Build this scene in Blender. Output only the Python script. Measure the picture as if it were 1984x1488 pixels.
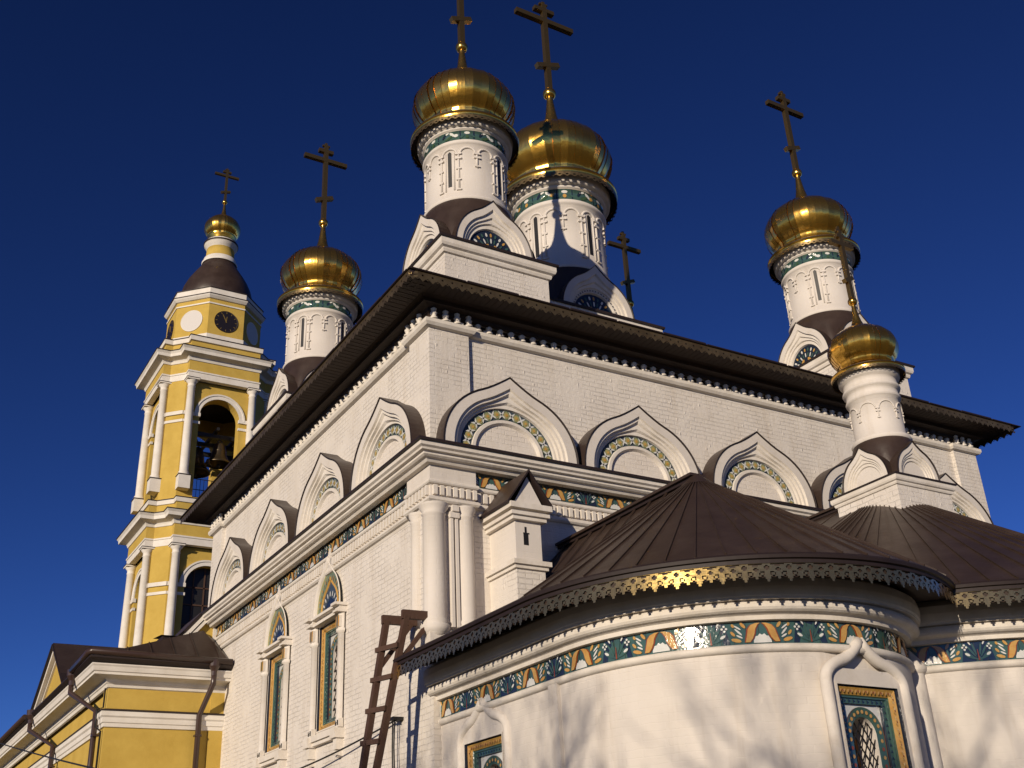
import bpy, math, random
from mathutils import Vector, Matrix
random.seed(7)
PI = math.pi
D = bpy.data
for o in list(D.objects): D.objects.remove(o)
SC = bpy.context.scene
COL = SC.collection

# ------------------------------------------------------------------ camera, sky, sun
cam = D.cameras.new("camera"); camo = D.objects.new("camera", cam); COL.objects.link(camo)
camo.matrix_world = Matrix(((0.861308, -0.186622, -0.472569, -9.04756), (-0.50618, -0.395623, -0.766332, -17.836526), (-0.043945, 0.899252, -0.435217, 1.6), (0,0,0,1)))
cam.lens = 38.6141
cam.sensor_width = 36.0; cam.clip_start = 0.1; cam.clip_end = 3000
SC.camera = camo
SUNV = Vector((-.795, -.55, .226)).normalized()
el = math.asin(SUNV.z); az = math.atan2(SUNV.x, SUNV.y)
W = D.worlds.new("World"); SC.world = W; W.use_nodes = True
nt = W.node_tree
sky = nt.nodes.new("ShaderNodeTexSky"); sky.sky_type = 'NISHITA'; sky.sun_disc = False
sky.sun_elevation = el; sky.sun_rotation = az; sky.altitude = 2500; sky.air_density = 1.0; sky.dust_density = 0.0; sky.ozone_density = 5.0
bg = nt.nodes["Background"]; bg.inputs[1].default_value = 0.06
gm = nt.nodes.new("ShaderNodeGamma"); gm.inputs[1].default_value = 1.5      # deep dry autumn blue
tn = nt.nodes.new("ShaderNodeMix"); tn.data_type = 'RGBA'; tn.blend_type = 'MULTIPLY'; tn.inputs[0].default_value = 1; tn.inputs[7].default_value = (.56, .455, .55, 1)
nt.links.new(sky.outputs[0], gm.inputs[0]); nt.links.new(gm.outputs[0], tn.inputs[6]); nt.links.new(tn.outputs[2], bg.inputs[0])
sun = D.lights.new("sun", 'SUN'); sun.energy = 4.3; sun.angle = math.radians(0.5); sun.color = (1, .855, .665)
suno = D.objects.new("sun", sun); COL.objects.link(suno)
suno.rotation_euler = SUNV.to_track_quat('Z', 'Y').to_euler(); suno.location = (-40, -30, 30)
SC.view_settings.view_transform = 'Standard'; SC.view_settings.look = 'None'
SC.view_settings.exposure = 0.0; SC.view_settings.gamma = 1
SC.render.engine = 'CYCLES'

# ------------------------------------------------------------------ materials
def mat(name, col, rough=.7, metal=0, bump=None, var=None, spec=.5, coat=0):
    m = D.materials.new(name); m.use_nodes = True; n = m.node_tree; p = n.nodes["Principled BSDF"]
    p.inputs["Base Color"].default_value = (*col, 1); p.inputs["Roughness"].default_value = rough
    p.inputs["Metallic"].default_value = metal; p.inputs["Specular IOR Level"].default_value = spec
    p.inputs["Coat Weight"].default_value = coat; p.inputs["Coat Roughness"].default_value = .09
    tc = n.nodes.new("ShaderNodeTexCoord")
    if var:
        sc, amt, c2 = var
        t = n.nodes.new("ShaderNodeTexNoise"); t.inputs["Scale"].default_value = sc; t.inputs["Detail"].default_value = 6; t.inputs["Roughness"].default_value = .65
        n.links.new(tc.outputs["Object"], t.inputs["Vector"])
        r = n.nodes.new("ShaderNodeMapRange"); r.inputs[1].default_value = .38; r.inputs[2].default_value = .72; r.inputs[3].default_value = 0; r.inputs[4].default_value = amt
        n.links.new(t.outputs[0], r.inputs[0])
        mx = n.nodes.new("ShaderNodeMix"); mx.data_type = 'RGBA'
        mx.inputs[6].default_value = (*col, 1); mx.inputs[7].default_value = (*c2, 1)
        n.links.new(r.outputs[0], mx.inputs[0]); n.links.new(mx.outputs[2], p.inputs["Base Color"])
    if bump:
        sc, st, dist = bump
        t = n.nodes.new("ShaderNodeTexNoise"); t.inputs["Scale"].default_value = sc; t.inputs["Detail"].default_value = 5
        n.links.new(tc.outputs["Object"], t.inputs["Vector"])
        b = n.nodes.new("ShaderNodeBump"); b.inputs["Strength"].default_value = st; b.inputs["Distance"].default_value = dist
        n.links.new(t.outputs[0], b.inputs["Height"]); n.links.new(b.outputs[0], p.inputs["Normal"])
    return m

def brick_mat(name, col, c2, strength, bw=.31, bh=.105, local=False):
    """whitewashed brick: courses and lumps of old limewash as relief, faint stains"""
    m = mat(name, col, .85, var=(.9, .55, c2), spec=.2); n = m.node_tree; p = n.nodes["Principled BSDF"]
    tc = n.nodes.new("ShaderNodeTexCoord"); sp = n.nodes.new("ShaderNodeSeparateXYZ"); n.links.new(tc.outputs["Object"], sp.inputs[0])
    ad = n.nodes.new("ShaderNodeMath"); n.links.new(sp.outputs[0], ad.inputs[0]); n.links.new(sp.outputs[1], ad.inputs[1])
    cb = n.nodes.new("ShaderNodeCombineXYZ"); n.links.new(sp.outputs[0] if local else ad.outputs[0], cb.inputs[0]); n.links.new(sp.outputs[1] if local else sp.outputs[2], cb.inputs[1])
    nz = n.nodes.new("ShaderNodeTexNoise"); nz.inputs["Scale"].default_value = 3.5; nz.inputs["Detail"].default_value = 3
    n.links.new(tc.outputs["Object"], nz.inputs["Vector"])
    va = n.nodes.new("ShaderNodeVectorMath"); va.operation = 'MULTIPLY_ADD'; va.inputs[1].default_value = (.05, .05, 0)
    n.links.new(nz.outputs[1], va.inputs[0]); n.links.new(cb.outputs[0], va.inputs[2])
    bt = n.nodes.new("ShaderNodeTexBrick"); bt.inputs["Scale"].default_value = 1; bt.inputs["Brick Width"].default_value = bw
    bt.inputs["Row Height"].default_value = bh; bt.inputs["Mortar Size"].default_value = .010; bt.inputs["Mortar Smooth"].default_value = .6; bt.inputs["Bias"].default_value = 0
    bt.inputs["Color1"].default_value = (1, 1, 1, 1); bt.inputs["Color2"].default_value = (.45, .45, .45, 1); bt.inputs["Mortar"].default_value = (.12, .12, .12, 1)
    n.links.new(va.outputs[0], bt.inputs["Vector"])
    # limewash hides the joints in patches
    n2 = n.nodes.new("ShaderNodeTexNoise"); n2.inputs["Scale"].default_value = 1.3; n2.inputs["Detail"].default_value = 4; n.links.new(tc.outputs["Object"], n2.inputs["Vector"])
    r2 = n.nodes.new("ShaderNodeMapRange"); r2.inputs[1].default_value = .36; r2.inputs[2].default_value = .60; n.links.new(n2.outputs[0], r2.inputs[0])
    mul = n.nodes.new("ShaderNodeMix"); mul.data_type = 'FLOAT'; mul.inputs[2].default_value = .85
    n.links.new(r2.outputs[0], mul.inputs[0]); n.links.new(bt.outputs[0], mul.inputs[3])
    n3 = n.nodes.new("ShaderNodeTexNoise"); n3.inputs["Scale"].default_value = 14; n3.inputs["Detail"].default_value = 5; n3.inputs["Roughness"].default_value = .7; n.links.new(tc.outputs["Object"], n3.inputs["Vector"])
    # chips and drips
    n4 = n.nodes.new("ShaderNodeTexVoronoi"); n4.inputs["Scale"].default_value = 1
    mp = n.nodes.new("ShaderNodeMapping"); mp.inputs["Scale"].default_value = (5.5, 5.5, 3.2); n.links.new(tc.outputs["Object"], mp.inputs[0]); n.links.new(mp.outputs[0], n4.inputs["Vector"])
    r4 = n.nodes.new("ShaderNodeMapRange"); r4.inputs[1].default_value = .0; r4.inputs[2].default_value = .16; r4.inputs[3].default_value = .45; r4.inputs[4].default_value = 0; n.links.new(n4.outputs[0], r4.inputs[0])
    a1 = n.nodes.new("ShaderNodeMath"); a1.operation = 'MULTIPLY_ADD'; a1.inputs[1].default_value = .42; n.links.new(n3.outputs[0], a1.inputs[0]); n.links.new(mul.outputs[0], a1.inputs[2])
    a2 = n.nodes.new("ShaderNodeMath"); n.links.new(a1.outputs[0], a2.inputs[0]); n.links.new(r4.outputs[0], a2.inputs[1])
    # rain streaks in the wash
    m5 = n.nodes.new("ShaderNodeMapping"); m5.inputs["Scale"].default_value = (3.2, 3.2, .22); n.links.new(tc.outputs["Object"], m5.inputs[0])
    n5 = n.nodes.new("ShaderNodeTexNoise"); n5.inputs["Scale"].default_value = 1; n5.inputs["Detail"].default_value = 7; n5.inputs["Roughness"].default_value = .7; n.links.new(m5.outputs[0], n5.inputs["Vector"])
    r5 = n.nodes.new("ShaderNodeMapRange"); r5.inputs[1].default_value = .52; r5.inputs[2].default_value = .78; r5.inputs[3].default_value = 0; r5.inputs[4].default_value = .55; n.links.new(n5.outputs[0], r5.inputs[0])
    x5 = n.nodes.new("ShaderNodeMix"); x5.data_type = 'RGBA'; x5.blend_type = 'MULTIPLY'; x5.inputs[7].default_value = (.74, .68, .60, 1)
    src = p.inputs["Base Color"].links[0].from_socket; n.links.new(r5.outputs[0], x5.inputs[0]); n.links.new(src, x5.inputs[6]); n.links.new(x5.outputs[2], p.inputs["Base Color"])
    b = n.nodes.new("ShaderNodeBump"); b.inputs["Strength"].default_value = strength; b.inputs["Distance"].default_value = .03
    n.links.new(a2.outputs[0], b.inputs["Height"]); n.links.new(b.outputs[0], p.inputs["Normal"])
    return m

M = {
 'white': brick_mat('whitewashed_brick', (.71, .66, .60), (.59, .535, .475), .85),
 'smooth': brick_mat('smooth_limewash', (.67, .62, .565), (.59, .54, .48), .22),
 'panel': brick_mat('whitewashed_brick_panel', (.715, .655, .585), (.60, .535, .46), .6, local=True),
 'trim': mat('white_moulding', (.72, .67, .605), .8, bump=(12, .3, .02), var=(2.2, .7, (.56, .50, .42)), spec=.2),
 'brown': mat('brown_sheet_metal', (.034, .021, .0155), .42, bump=(3, .4, .03), var=(1.6, .95, (.056, .037, .029)), spec=.4),
 'dark': mat('dark_metal_edge', (.020, .011, .010), .6),
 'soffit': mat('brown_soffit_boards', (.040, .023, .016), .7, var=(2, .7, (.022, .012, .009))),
 'gold': mat('gilded_metal', (.94, .54, .085), .20, .965, coat=.5, bump=(4.0, .22, .05), var=(2.2, .7, (.66, .38, .07))),
 'goldflat': mat('gilded_fringe_metal', (.95, .66, .21), .22, .95, coat=.7, bump=(5, .3, .02), var=(2.5, .7, (.52, .36, .12))),
 'golddim': mat('dimmed_fringe_metal', (.30, .215, .10), .38, .8, bump=(8, .4, .02), var=(3, .9, (.14, .09, .04))),  # same metal as the apse fringe, colour darkened for the weaker sun angle
 'cross': mat('darkened_gilt_cross', (.30, .20, .075), .34, .9),  # gilt with the reflection of the dark sky put into its base colour
 'navy': mat('navy_glaze', (.018, .027, .048), .14, coat=.6, bump=(20, .35, .01)),
 'teal': mat('teal_glaze', (.055, .115, .092), .14, coat=.6, bump=(20, .35, .01), var=(6, .7, (.035, .07, .075))),
 'green': mat('green_glaze', (.05, .095, .045), .15, coat=.5, bump=(20, .35, .01)),
 'amber': mat('amber_glaze', (.50, .26, .055), .16, coat=.5, bump=(25, .5, .01), var=(9, .8, (.56, .38, .12))),
 'rust': mat('rust_glaze', (.26, .06, .02), .2, coat=.4),
 'wglaze': mat('white_glaze', (.66, .66, .62), .12, coat=.6, bump=(25, .5, .01)),
 'sage': mat('sage_glaze', (.16, .20, .12), .3, coat=.3, bump=(25, .4, .01)),
 'slate': mat('slate_blue_glaze', (.055, .075, .09), .25, coat=.3, bump=(20, .3, .01)),
 'olive': mat('olive_glaze', (.30, .29, .13), .25, coat=.4, bump=(25, .4, .01), var=(8, .8, (.45, .36, .12))),
 'yellow': mat('yellow_stucco', (.54, .375, .085), .85, bump=(9, .3, .02), var=(1.1, .8, (.43, .285, .055)), spec=.2),
 'stucco_white': mat('white_stucco_trim', (.74, .70, .64), .8, bump=(9, .2, .02), var=(1.4, .7, (.58, .53, .46)), spec=.2),
 'wood': mat('stained_wood', (.072, .037, .022), .7, bump=(14, .5, .02), var=(5, .8, (.07, .03, .018))),
 'black': mat('black_iron', (.012, .011, .011), .5),
 'glass': mat('dark_window_glass', (.02, .02, .025), .08, spec=.8),
 'winwood': mat('orange_window_timber', (.30, .12, .035), .45),
 'bronze': mat('bell_bronze', (.10, .075, .045), .4, .8, bump=(6, .2, .02)),
 'clock': mat('black_clock_face', (.015, .012, .014), .35),
 'clockgold': mat('clock_gilding', (.5, .33, .08), .4, .7),
 'whitedisc': mat('white_disc_paint', (.60, .57, .54), .7),
 'pipe': mat('brown_painted_pipe', (.048, .028, .022), .3, bump=(2, .1, .02)),
 'cable': mat('black_cable', (.015, .014, .014), .6),
 'ground': mat('trodden_ground', (.062, .050, .035), .95, bump=(1.5, .5, .1), var=(.25, 1, (.035, .038, .02))),
 'paving': mat('asphalt_path', (.055, .053, .05), .9, bump=(30, .4, .01)),
 'bark': mat('grey_bark', (.07, .055, .042), .9, bump=(12, .8, .03)),
}

# ------------------------------------------------------------------ mesh builder
class MB:
    def __init__(s): s.v = []; s.f = []; s.m = []; s.sm = []; s.names = []; s.M = Matrix.Identity(4); s.sharp = []
    def mi(s, n):
        if n not in s.names: s.names.append(n)
        return s.names.index(n)
    def add(s, p): s.v.append(tuple(s.M @ Vector(p))); return len(s.v) - 1
    def face(s, idx, m, smooth=False): s.f.append(tuple(idx)); s.m.append(s.mi(m)); s.sm.append(smooth)
    def poly(s, pts, m, smooth=False): s.face([s.add(p) for p in pts], m, smooth)
    def box(s, a, b, m):
        x0, y0, z0 = a; x1, y1, z1 = b
        i = [s.add(p) for p in ((x0,y0,z0),(x1,y0,z0),(x1,y1,z0),(x0,y1,z0),(x0,y0,z1),(x1,y0,z1),(x1,y1,z1),(x0,y1,z1))]
        for q in ((3,2,1,0),(4,5,6,7),(0,1,5,4),(1,2,6,5),(2,3,7,6),(3,0,4,7)): s.face([i[k] for k in q], m)
    def grid(s, rows, ms, closed=False, smooth=False, skip=None):
        """rows: list of equal length point rows; ms: material name or one per strip"""
        idx = [[s.add(p) for p in r] for r in rows]; n = len(rows[0])
        for j in range(len(rows) - 1):
            m = ms if isinstance(ms, str) else ms[j]
            if m is None: continue
            for i in range(n if closed else n - 1):
                if skip and skip(i, j): continue
                k = (i + 1) % n
                s.face((idx[j][i], idx[j][k], idx[j+1][k], idx[j+1][i]), m, smooth)
        return idx
    def lathe(s, prof, n, c=(0, 0), ms='white', smooth=True, a0=0, a1=2*PI, sharp_meridians=False):
        full = abs(a1 - a0 - 2*PI) < 1e-6; cnt = n if full else n + 1
        rows = [[(c[0] + r*math.cos(a0 + (a1-a0)*i/n), c[1] + r*math.sin(a0 + (a1-a0)*i/n), z) for i in range(cnt)] for r, z in prof]
        idx = s.grid(rows, ms, full, smooth)
        if sharp_meridians:
            for j in range(len(rows)-1):
                for i in range(cnt): s.sharp.append((idx[j][i], idx[j+1][i]))
    def tube(s, pts, r, m, n=8, smooth=True, caps=True):
        pts = [Vector(p) for p in pts]; rows = []; up = None
        for i, p in enumerate(pts):
            t = (pts[min(i+1, len(pts)-1)] - pts[max(i-1, 0)]).normalized()
            if up is None: up = t.orthogonal().normalized()
            up = (up - t*up.dot(t)).normalized(); w = t.cross(up)
            rr = r[i] if isinstance(r, (list, tuple)) else r
            rows.append([p + (up*math.cos(2*PI*k/n) + w*math.sin(2*PI*k/n))*rr for k in range(n)])
        idx = s.grid(rows, m, True, smooth)
        if caps: s.face(idx[0][::-1], m); s.face(idx[-1], m)
    def beam(s, a, b, w, h, m, up=(0, 0, 1)):
        a = Vector(a); b = Vector(b); t = (b-a).normalized(); u = Vector(up); u = (u - t*u.dot(t)).normalized(); x = t.cross(u)
        rows = [[p + x*sx*w/2 + u*sy*h/2 for sx, sy in ((-1,-1),(1,-1),(1,1),(-1,1))] for p in (a, b)]
        idx = s.grid(rows, m, True); s.face(idx[0][::-1], m); s.face(idx[1], m)
    def obj(s, name, parent=None, loc=None):
        me = D.meshes.new(name); me.from_pydata(s.v, [], s.f)
        for n in s.names: me.materials.append(M[n])
        me.polygons.foreach_set('material_index', s.m); me.polygons.foreach_set('use_smooth', s.sm)
        if s.sharp:
            S = set(tuple(sorted(e)) for e in s.sharp)
            for e in me.edges:
                if tuple(sorted(e.vertices)) in S: e.use_edge_sharp = True
        me.update(); o = D.objects.new(name, me); COL.objects.link(o)
        if parent: o.parent = parent
        if loc: o.location = loc
        return o

def empty(name, loc, label, cat, group=None):
    o = D.objects.new(name, None); COL.objects.link(o); o.location = loc; o['label'] = label; o['category'] = cat
    o.empty_display_size = .3
    if group: o['group'] = group
    return o
def top(o, label, cat, group=None):
    o['label'] = label; o['category'] = cat
    if group: o['group'] = group
    return o
def frame(o, n):
    """matrix: local x along the wall, y up, z outward"""
    n = Vector(n).normalized(); up = Vector((0, 0, 1)); u = up.cross(n).normalized()
    m = Matrix.Identity(4)
    for i, c in enumerate((u, up, n)):
        for r in range(3): m[r][i] = c[r]
    for r in range(3): m[r][3] = o[r]
    return m
def copy_obj(o, parent, mw=None):
    c = o.copy(); COL.objects.link(c); c.parent = parent
    if mw is not None: c.matrix_local = mw
    return c

def sweep(mb, pathfn, prof, closed, smooth=False):
    rows = []; ms = []
    for k, (o, z, m) in enumerate(prof):
        rows.append([(x, y, z) for x, y in pathfn(o)])
        if k: ms.append(m)
    mb.grid(rows, ms, closed, smooth)
def roll(o, z0, z1, d, n=5, m='trim'):
    """half round moulding from z0 to z1 bulging by d beyond offset o"""
    return [(o + d*math.sin(PI*i/n), z0 + (z1-z0)*(1-math.cos(PI*i/n))/2, m) for i in range(n+1)]

class Line:
    """2D polyline with arc length"""
    def __init__(s, pts):
        s.p = [Vector(p) for p in pts]; s.l = [0]
        for a, b in zip(s.p, s.p[1:]): s.l.append(s.l[-1] + (b-a).length)
        s.len = s.l[-1]
    def at(s, t):
        t = max(0, min(s.len - 1e-6, t)); i = 0
        lo, hi = 0, len(s.l) - 1
        while hi - lo > 1:
            mid = (lo + hi)//2
            if s.l[mid] <= t: lo = mid
            else: hi = mid
        a, b = s.p[lo], s.p[lo+1]; d = (b-a).normalized(); q = a + d*(t - s.l[lo])
        return q, Vector((d.y, -d.x))      # outward = right of travel

def solid_apse(u, v):
    if v < .08: return True
    if v < .50:
        du = min(abs(u), 1-abs(u)) if u >= 0 else 0
        if v < .26 and math.hypot(du*1.0, (v-.10)*1.15) < .17 and v > .10: return False
        if abs(u-.5)*1.05 + abs(v-.30) < .15: return False
        if du*1.05 + abs(v-.42) < .12: return False
        for cu in (.25, .75):
            if abs(u-cu)*1.1 + abs(v-.15) < .045: return False
        return True
    du = abs(u-.5)
    r = math.hypot(u-.27, (v-.62)*1.0); r2 = math.hypot(u-.73, (v-.62))
    if .075 < min(r, r2) < .13 and v < .68: return False
    lim = .74 + .05*math.cos(4*PI*u)
    if du < .11 and v < 1 - max(0, du-.03)*1.6: lim = 1
    if min(u, 1-u) < .06: lim = max(lim, .86)
    return v < lim
def solid_main(u, v):
    if math.hypot(u-.5, (v-.35)*.9) < .08 or math.hypot(min(u, 1-u), (v-.62)*.9) < .06: return False
    return v < .56 or abs(2*u-1) < (1-v)/.44*.75 or (min(u, 1-u) < .14 and v < .78 and min(u, 1-u) < (.80-v)*.8)
def solid_skirt(u, v):
    if v < .4: return True
    if abs(u-.5)*1.0 + abs(v-.55)*.8 < .16 : return False
    return v < .62 + .38*(1-abs(2*u-1))
def fringe(mb, line, z1, h, period, fn, m, nx=14, nz=14, lean=0):
    n = max(1, round(line.len/period)); p = line.len/n
    for k in range(n):
        for j in range(nz):
            v = (j+.5)/nz; runs = []; st = None
            for i in range(nx+1):
                ok = i < nx and fn((i+.5)/nx, v)
                if ok and st is None: st = i
                if not ok and st is not None: runs.append((st, i)); st = None
            for a, b in runs:
                q0, n0 = line.at((k + a/nx)*p); q1, n1 = line.at((k + b/nx)*p)
                za, zb = z1 - h*j/nz, z1 - h*(j+1)/nz; la, lb = lean*j/nz, lean*(j+1)/nz
                mb.poly([(*(q0+n0*la), za), (*(q1+n1*la), za), (*(q1+n1*lb), zb), (*(q0+n0*lb), zb)], m)

def fascia(mb, line, z1, z0, back, m='dark', step=.2):
    n = max(1, int(line.len/step)); rows = [[], []]
    for i in range(n+1):
        q, nn = line.at(line.len*i/n); q = q - nn*back; rows[0].append((q.x, q.y, z1)); rows[1].append((q.x, q.y, z0))
    mb.grid(rows, m)
def ngon(mb, mp, pts, m, d):
    """flat raised tile shape: pts in strip coordinates (s, v); mp maps (s, v, d) to space"""
    mb.poly([mp(a, b, d) for a, b in pts], m)
def ell(cx, cy, a, b, rot=0, n=9):
    return [(cx + a*math.cos(t)*math.cos(rot) - b*math.sin(t)*math.sin(rot), cy + a*math.cos(t)*math.sin(rot) + b*math.sin(t)*math.cos(rot)) for t in [2*PI*i/n for i in range(n)]]
def horn(mb, mp, x0, sgn, H):
    """curved amber horn, rust edged"""
    c = [(0.040, .92), (.095, .84), (.135, .66), (.150, .46), (.175, .24), (.205, .07)]; w = [.030, .050, .056, .056, .050, .034]
    for ww, m, d in ((1.35, 'rust', .012), (1, 'amber', .022)):
        L = [(x0 + sgn*(x - y*ww*.9), v*H) for (x, v), y in zip(c, w)]; R_ = [(x0 + sgn*(x + y*ww*.9), v*H) for (x, v), y in zip(c, w)]
        for i in range(len(c)-1):
            q = [L[i], R_[i], R_[i+1], L[i+1]]
            if sgn < 0: q = q[::-1]
            ngon(mb, mp, q[::-1], m, d)
def motif(mb, mp, s0, P, H):
    """one repeat of the glazed frieze: two horns over a white fan, then leaves and white flowers on navy"""
    k = P/1.45
    def S(x): return s0 + x*k
    c = S(.40)
    def e(x, v, a, b, r, m, d=.016): ngon(mb, mp, ell(S(x), v*H, a*k, b, r, 8), m, d)
    horn(mb, mp, c, 1, H); horn(mb, mp, c, -1, H)
    ngon(mb, mp, [(c + .13*k*math.cos(t), .04*H + .42*H*math.sin(t)*(1 if i % 2 else .82)) for i, t in enumerate([PI*j/12 for j in range(13)])], 'wglaze', .014)
    for sg in (-1, 1):
        for (x, v, a, b, r, m) in ((.26, .84, .055, .022, .9, 'amber'), (.33, .55, .07, .014, .8, 'wglaze'), (.34, .75, .06, .012, .6, 'wglaze'), (.32, .34, .05, .013, .5, 'wglaze'),
                                   (.37, .18, .075, .026, .25, 'amber'), (.41, .48, .045, .02, .9, 'amber'), (.40, .84, .03, .02, 1, 'amber')):
            ngon(mb, mp, ell(c + sg*x*k, v*H, a*k, b, r*sg if sg > 0 else PI - r, 8), m, .015)
    # leafy plant and flowers on navy, around x=1.125
    q = S(1.125)
    ngon(mb, mp, [(q-.27*k, .02*H), (q+.27*k, .02*H), (q+.20*k, .98*H), (q-.20*k, .98*H)], 'navy', .007)
    for sg in (-1, 1):
        for (x, v, a, b, r) in ((.05, .62, .11, .016, 1.35), (.10, .52, .12, .016, 1.0), (.13, .34, .11, .017, .7), (.10, .2, .11, .016, .35), (.17, .80, .04, .014, .8)):
            ngon(mb, mp, ell(q + sg*x*k, v*H, a*k, b, r*sg if sg > 0 else PI - r, 7), 'teal', .014)
        for dx, dv in ((.03, 0), (-.03, 0), (0, .11), (0, -.11)):
            ngon(mb, mp, ell(q + sg*.20*k + dx*k, .72*H + dv*H, .019*k, .017, 0, 6), 'wglaze', .020)
        ngon(mb, mp, ell(q + sg*.17*k, .36*H, .045*k, .020, .5*sg if sg > 0 else PI-.5, 7), 'wglaze', .02)
        ngon(mb, mp, ell(q + sg*.115*k, .92*H, .04*k, .012, 1.0*sg if sg > 0 else PI-1, 7), 'wglaze', .02)
    ngon(mb, mp, [(q-.012*k, .05*H), (q+.012*k, .05*H), (q+.004*k, .6*H), (q-.004*k, .6*H)], 'rust', .02)
def frieze(mb, line, z0, H, P=1.45, shift=0):
    n = max(1, round(line.len/P)); p = line.len/n
    def mp(s, v, d):
        q, nn = line.at(s); q = q + nn*d; return (q.x, q.y, z0 + v)
    K = max(2, int(line.len/.15))
    for i in range(K):
        a, b = line.len*i/K, line.len*(i+1)/K
        mb.poly([mp(a, 0, 0.001), mp(b, 0, 0.001), mp(b, H, 0.001), mp(a, H, 0.001)], 'teal')
    for k in range(n*8): ngon(mb, mp, [(k*p/8-.004, 0), (k*p/8+.004, 0), (k*p/8+.004, H), (k*p/8-.004, H)], 'black', .004)
    for k in range(n): motif(mb, mp, k*p, p, H)

# ogee arch outline ---------------------------------------------------------------
def ogee(w, h, pk, n=36, cut=.42, base=0):
    """points from right foot over the peak to the left foot"""
    out = [(w, -base)] if base else []
    for i in range(n+1):
        t = PI*i/n; x = math.cos(t); z = math.sin(t)**.92
        a = max(0, 1 - abs(x)/cut)
        out.append((w*x, h*z + pk*a**1.7))
    if base: out.append((-w, -base))
    return out
def arch_rings(mb, rings, n=36, base=.12):
    """rings: (w, h, peak, depth, mat of the strip from the ring before)"""
    rows = []; ms = []
    for k, (w, h, pk, d, m) in enumerate(rings):
        rows.append([(x, z, d) for x, z in ogee(w, h, pk, n, base=base)])
        if k: ms.append(m)
    mb.grid(rows, ms)
def ring_tiles(mb, w0, w1, h0, h1, d, n=15):
    """rosettes and white crosses on a round tile arch"""
    wm, hm = (w0+w1)/2, (h0+h1)/2; t_ = (w0-w1)
    for i in range(n):
        t = PI*(i+.5)/n; c = (wm*math.cos(t), hm*math.sin(t))
        mb.poly([(c[0]+a, c[1]+b, d+.012) for a, b in ell(0, 0, t_*.44, t_*.42, t, 9)], 'sage')
        mb.poly([(c[0]+a, c[1]+b, d+.022) for a, b in ell(0, 0, t_*.31, t_*.31, t, 8)], 'olive')
        mb.poly([(c[0]+a, c[1]+b, d+.030) for a, b in ell(0, 0, t_*.13, t_*.13, t, 6)], 'amber')
        if i:
            t = PI*i/n; c = (wm*math.cos(t), hm*math.sin(t))
            for r in (.7, -.7):
                mb.poly([(c[0]+a, c[1]+b, d+.026) for a, b in ell(0, 0, t_*.50, t_*.085, t + r, 6)], 'wglaze')

# ================================================================== CHURCH
WX, WY = 17.1, 15.0
church = empty('church', (0, 0, 0), 'white brick church with five gold onion domes, arched gables and brown metal roofs', 'church')
P0 = .10          # wall panels stand back from the corner pilasters
def jog(o, pw=.93, W_=WX, L_=WY):
    a = pw + o; b = P0 - o
    return [(-o,-o),(a,-o),(a,b),(W_-a,b),(W_-a,-o),(W_+o,-o),(W_+o,a),(W_-b,a),(W_-b,L_-a),(W_+o,L_-a),(W_+o,L_+o),(W_-a,L_+o),(W_-a,L_-b),(a,L_-b),(a,L_+o),(-o,L_+o),(-o,L_-a),(b,L_-a),(b,a),(-o,a)]
def rect(o): return [(-o,-o),(WX+o,-o),(WX+o,WY+o),(-o,WY+o)]

# south windows (centre y, sill z, top z)
SW = [(5.22, 5.42, 7.70, 1.30), (8.62, 5.42, 7.70, 1.30)]
mb = MB()
def wallgrid(mb, fn, us, zs, holes, m, smooth=False):
    us = sorted(set(round(u, 4) for u in us + [h[i] for h in holes for i in (0, 1)])); zs = sorted(set(round(z, 4) for z in zs + [h[i] for h in holes for i in (2, 3)]))
    rows = [[fn(u, z) for u in us] for z in zs]
    def skip(i, j):
        u = (us[i]+us[i+1])/2; z = (zs[j]+zs[j+1])/2
        return any(h[0] < u < h[1] and h[2] < z < h[3] for h in holes)
    mb.grid(rows, m, False, smooth, skip)
mb.grid([[(x, y, z) for x, y in jog(0)] for z in (0, 13.3)], 'white', True, skip=lambda i, j: i == 17)
holes = [(c-w/2, c+w/2, z0, z1) for c, z0, z1, w in SW]
# solid wall for the panel with windows (x = P0), u runs along y
wallgrid(mb, lambda u, z: (P0, u, z), [.93, WY-.93], [0, 13.3], [(a, b, c, d) for a, b, c, d in holes], 'white')
mb.obj('wall', church)

# main cornice at mid height: straight crown over a stepped band
mb = MB()
sweep(mb, rect, [(-.3, 10.12, 'dark'), (.0, 10.05, 'brown'), (.47, 9.935, 'brown'), (.475, 9.885, 'dark'), (.42, 9.88, 'dark')], True)
sweep(mb, rect, [(.42, 9.88, 'trim'), (.42, 9.80, 'trim'), (.37, 9.77, 'trim'), (.36, 9.73, 'trim'), (.29, 9.72, 'trim'), (.29, 9.67, 'trim'), (.25, 9.64, 'trim'), (.19, 9.63, 'trim'), (.15, 9.57, 'trim'), (.02, 9.56, 'trim')], True)
sweep(mb, lambda o: jog(o), [(-.05, 9.56, 'smooth'), (.045, 9.56, 'smooth'), (.045, 9.27, 'smooth')] + roll(.045, 9.27, 9.17, .05)[::1] + [(.02, 9.16, 'trim'), (.02, 8.93, 'smooth')] + roll(.02, 8.93, 8.80, .085) + [(0.004, 8.74, 'trim')], True)
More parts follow.
